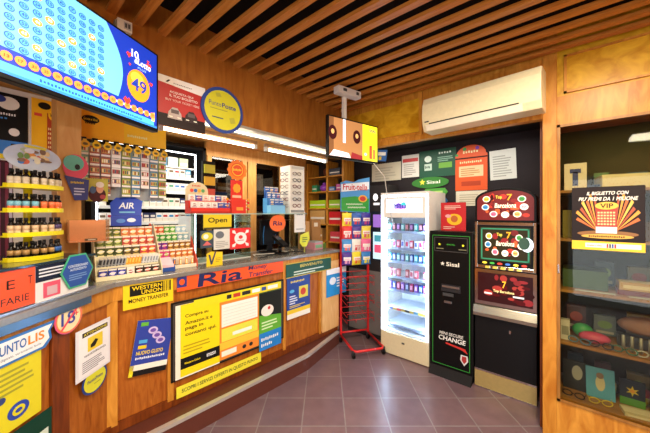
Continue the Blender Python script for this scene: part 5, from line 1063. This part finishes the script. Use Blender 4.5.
for i in range(3): inb('envelope', .0+.26*i, 1.06, .2, .006, .03, ['c8ccd0', 'b8b8b4', 'd0d0c8'][i], f'{["left", "middle", "right"][i]} one of three pale envelopes at the shelf edge, third cabinet shelf', 'envelope', 2, .045)
# second shelf
inb('small_carton', -.08, .69, .05, .14, .05, 'dcd8c8', 'narrow white carton at the left of the second cabinet shelf', 'carton', 0, .08, '9a9a8a')
MB().ball((0, 0, .05), .06, .05, .05, mat('3fae5a', .35)).build('pouch', None, (.04, YC+.22, .692), 0, 'round green pouch on the second cabinet shelf', 'pouch')
MB().ball((0, 0, .04), .085, .05, .038, mat('d8507a', .4)).build('pouch', None, (.10, YC+.13, .692), 0, 'flat pink pouch on the second cabinet shelf', 'pouch')
MB().ball((0, 0, .07), .14, .08, .06, mat('b88a78', .6)).build('yarn_bag', None, (.36, YC+.27, .76), 0, 'pinkish beige bag of trinkets on the second cabinet shelf', 'bag')
inb('trinket_box', .22, .69, .28, .075, .08, '3a3a3c', 'dark box beneath the pinkish bag on the second cabinet shelf', 'box', 0, .2)
for i in range(6): MB().tube([(0, 0, 0), (.0, .0, .1)], .009, mat('a8a8a0', .3, .5), 8).build('pen', None, (.24+.04*i, YC+.12, .692), 0, f'grey lighter standing, {ORD[i]} from the left on the second cabinet shelf', 'lighter', 'grey lighters on the second cabinet shelf')
MB().ball((0, 0, .05), .1, .05, .05, mat('c8b070', .6, 0, 0, .3, 60, .5)).build('straw_bag', None, (.56, YC+.13, .692), 0, 'straw coloured woven bag on the second cabinet shelf', 'bag')
MB().ball((0, 0, .05), .08, .06, .05, mat('222a5a', .5)).build('navy_cap', None, (.72, YC+.2, .692), 0, 'navy cap on the second cabinet shelf', 'cap')
SG = [specs(c) for c in ('4a8ab0', '2a2a2c', '3a7a6a', 'c8c8c0')]
for i in range(6): put(SG[i % 4], 'sunglasses', (.02+.11*i, YC+.055, .715), r.uniform(-14, 14), f'{["blue", "black", "green", "white"][i % 4]} framed glasses, {ORD[i]} from the left along the second cabinet shelf edge', 'glasses', 'glasses along the cabinet shelf edge')
# bottom shelf
m = MB().box(0, .15, 0, .01, 0, .2, P('1c1c1e')); m.disc(.08, .12, .03, .05, 1, P('b8b8b0')); o = m.build('picture_card', None, (-.07, YC+.19, .302), 0, 'black card with a pale figure at the left of the bottom cabinet shelf', 'card'); o.rotation_euler[0] = -.2
m = MB().box(0, .15, 0, .01, 0, .2, P('4fa8d8')); m.disc(.075, .1, .025, .05, 1, P('d8d0a8')); m.disc(.075, .15, .02, .02, 1.2, P('8a6a50')); o = m.build('picture_card', None, (.06, YC+.16, .302), 6, 'light blue card with a small figure on the bottom cabinet shelf', 'card'); o.rotation_euler[0] = -.2
put(specs('e0c81c'), 'sunglasses', (.13, YC+.08, .322), 8, 'yellow framed glasses on the bottom cabinet shelf', 'glasses'); put(specs('1c1c20'), 'sunglasses', (-.01, YC+.07, .322), -6, 'black framed glasses at the left of the bottom cabinet shelf', 'glasses')
inb('patterned_board', -.06, .30, .5, .06, .05, '3a3c2a', 'dark patterned board at the rear of the bottom cabinet shelf', 'board', 0, .34)
for i in range(6):
    m = MB(); m.lathe([(.025, 0), (.032, .05), (.03, .052)], (0, 0, 0), mat(['a83a3a', 'd8c83a', 'c8b840'][i % 3], .4), 12); m.ball((0, 0, .07), .035, .035, .03, mat(['e0d8c8', 'c83a3a', 'e8e0d0'][i % 3], .6)); m.build('flower_pot', None, (.02+.085*i, YC+.29, .46 if 0 else .302), 0, f'{["red", "yellow", "gold"][i % 3]} small pot, {ORD[i]} from the left in the rear of the bottom shelf', 'pot', 'small pots on the bottom cabinet shelf')
for i in range(3):
    m = MB(); m.box(0, .12, 0, .012, 0, .17, P('1c2440')).rect(0, .12, 0, .05, 1, P('5aa02c')); m.poly([(.06+(.035 if k % 2 else .014)*math.cos(PI*k/6), .1+(.035 if k % 2 else .014)*math.sin(PI*k/6)) for k in range(12)], 1, P('e8d01c')); m.disc(.06, .1, .012, .012, 2, P('f0a01c'), 12)
    m.build('seed_packet', None, (.23+.14*i, YC+.2, .302), 0, f'navy packet with a yellow flower, {ORD[i]} from the left on the bottom cabinet shelf', 'packet', 'flower packets on the bottom cabinet shelf')
for i in range(2): inb('card_stack', .24+.18*i, .30, .14, .02, .1, 'd8d0a8', f'{["left", "right"][i]} pale ribbed card pack at the front of the bottom cabinet shelf', 'cards', 10, .04, 'efe8cc')

# cupboard front above the niche closes with a wall at the right, unseen front wall with doorway is added to cut ambient light
MB().box(1.32, 1.36, -1.6, 3.5, 0, 2.94, mat('b88850', .6)).build('wall_right', kind='structure')
MB().box(-3.5, -.1, -1.65, -1.6, 0, 2.94, mat('a87848', .6)).box(-.1, 1.36, -1.65, -1.6, 2.25, 2.94, mat('a87848', .6)).build('wall_front', kind='structure')
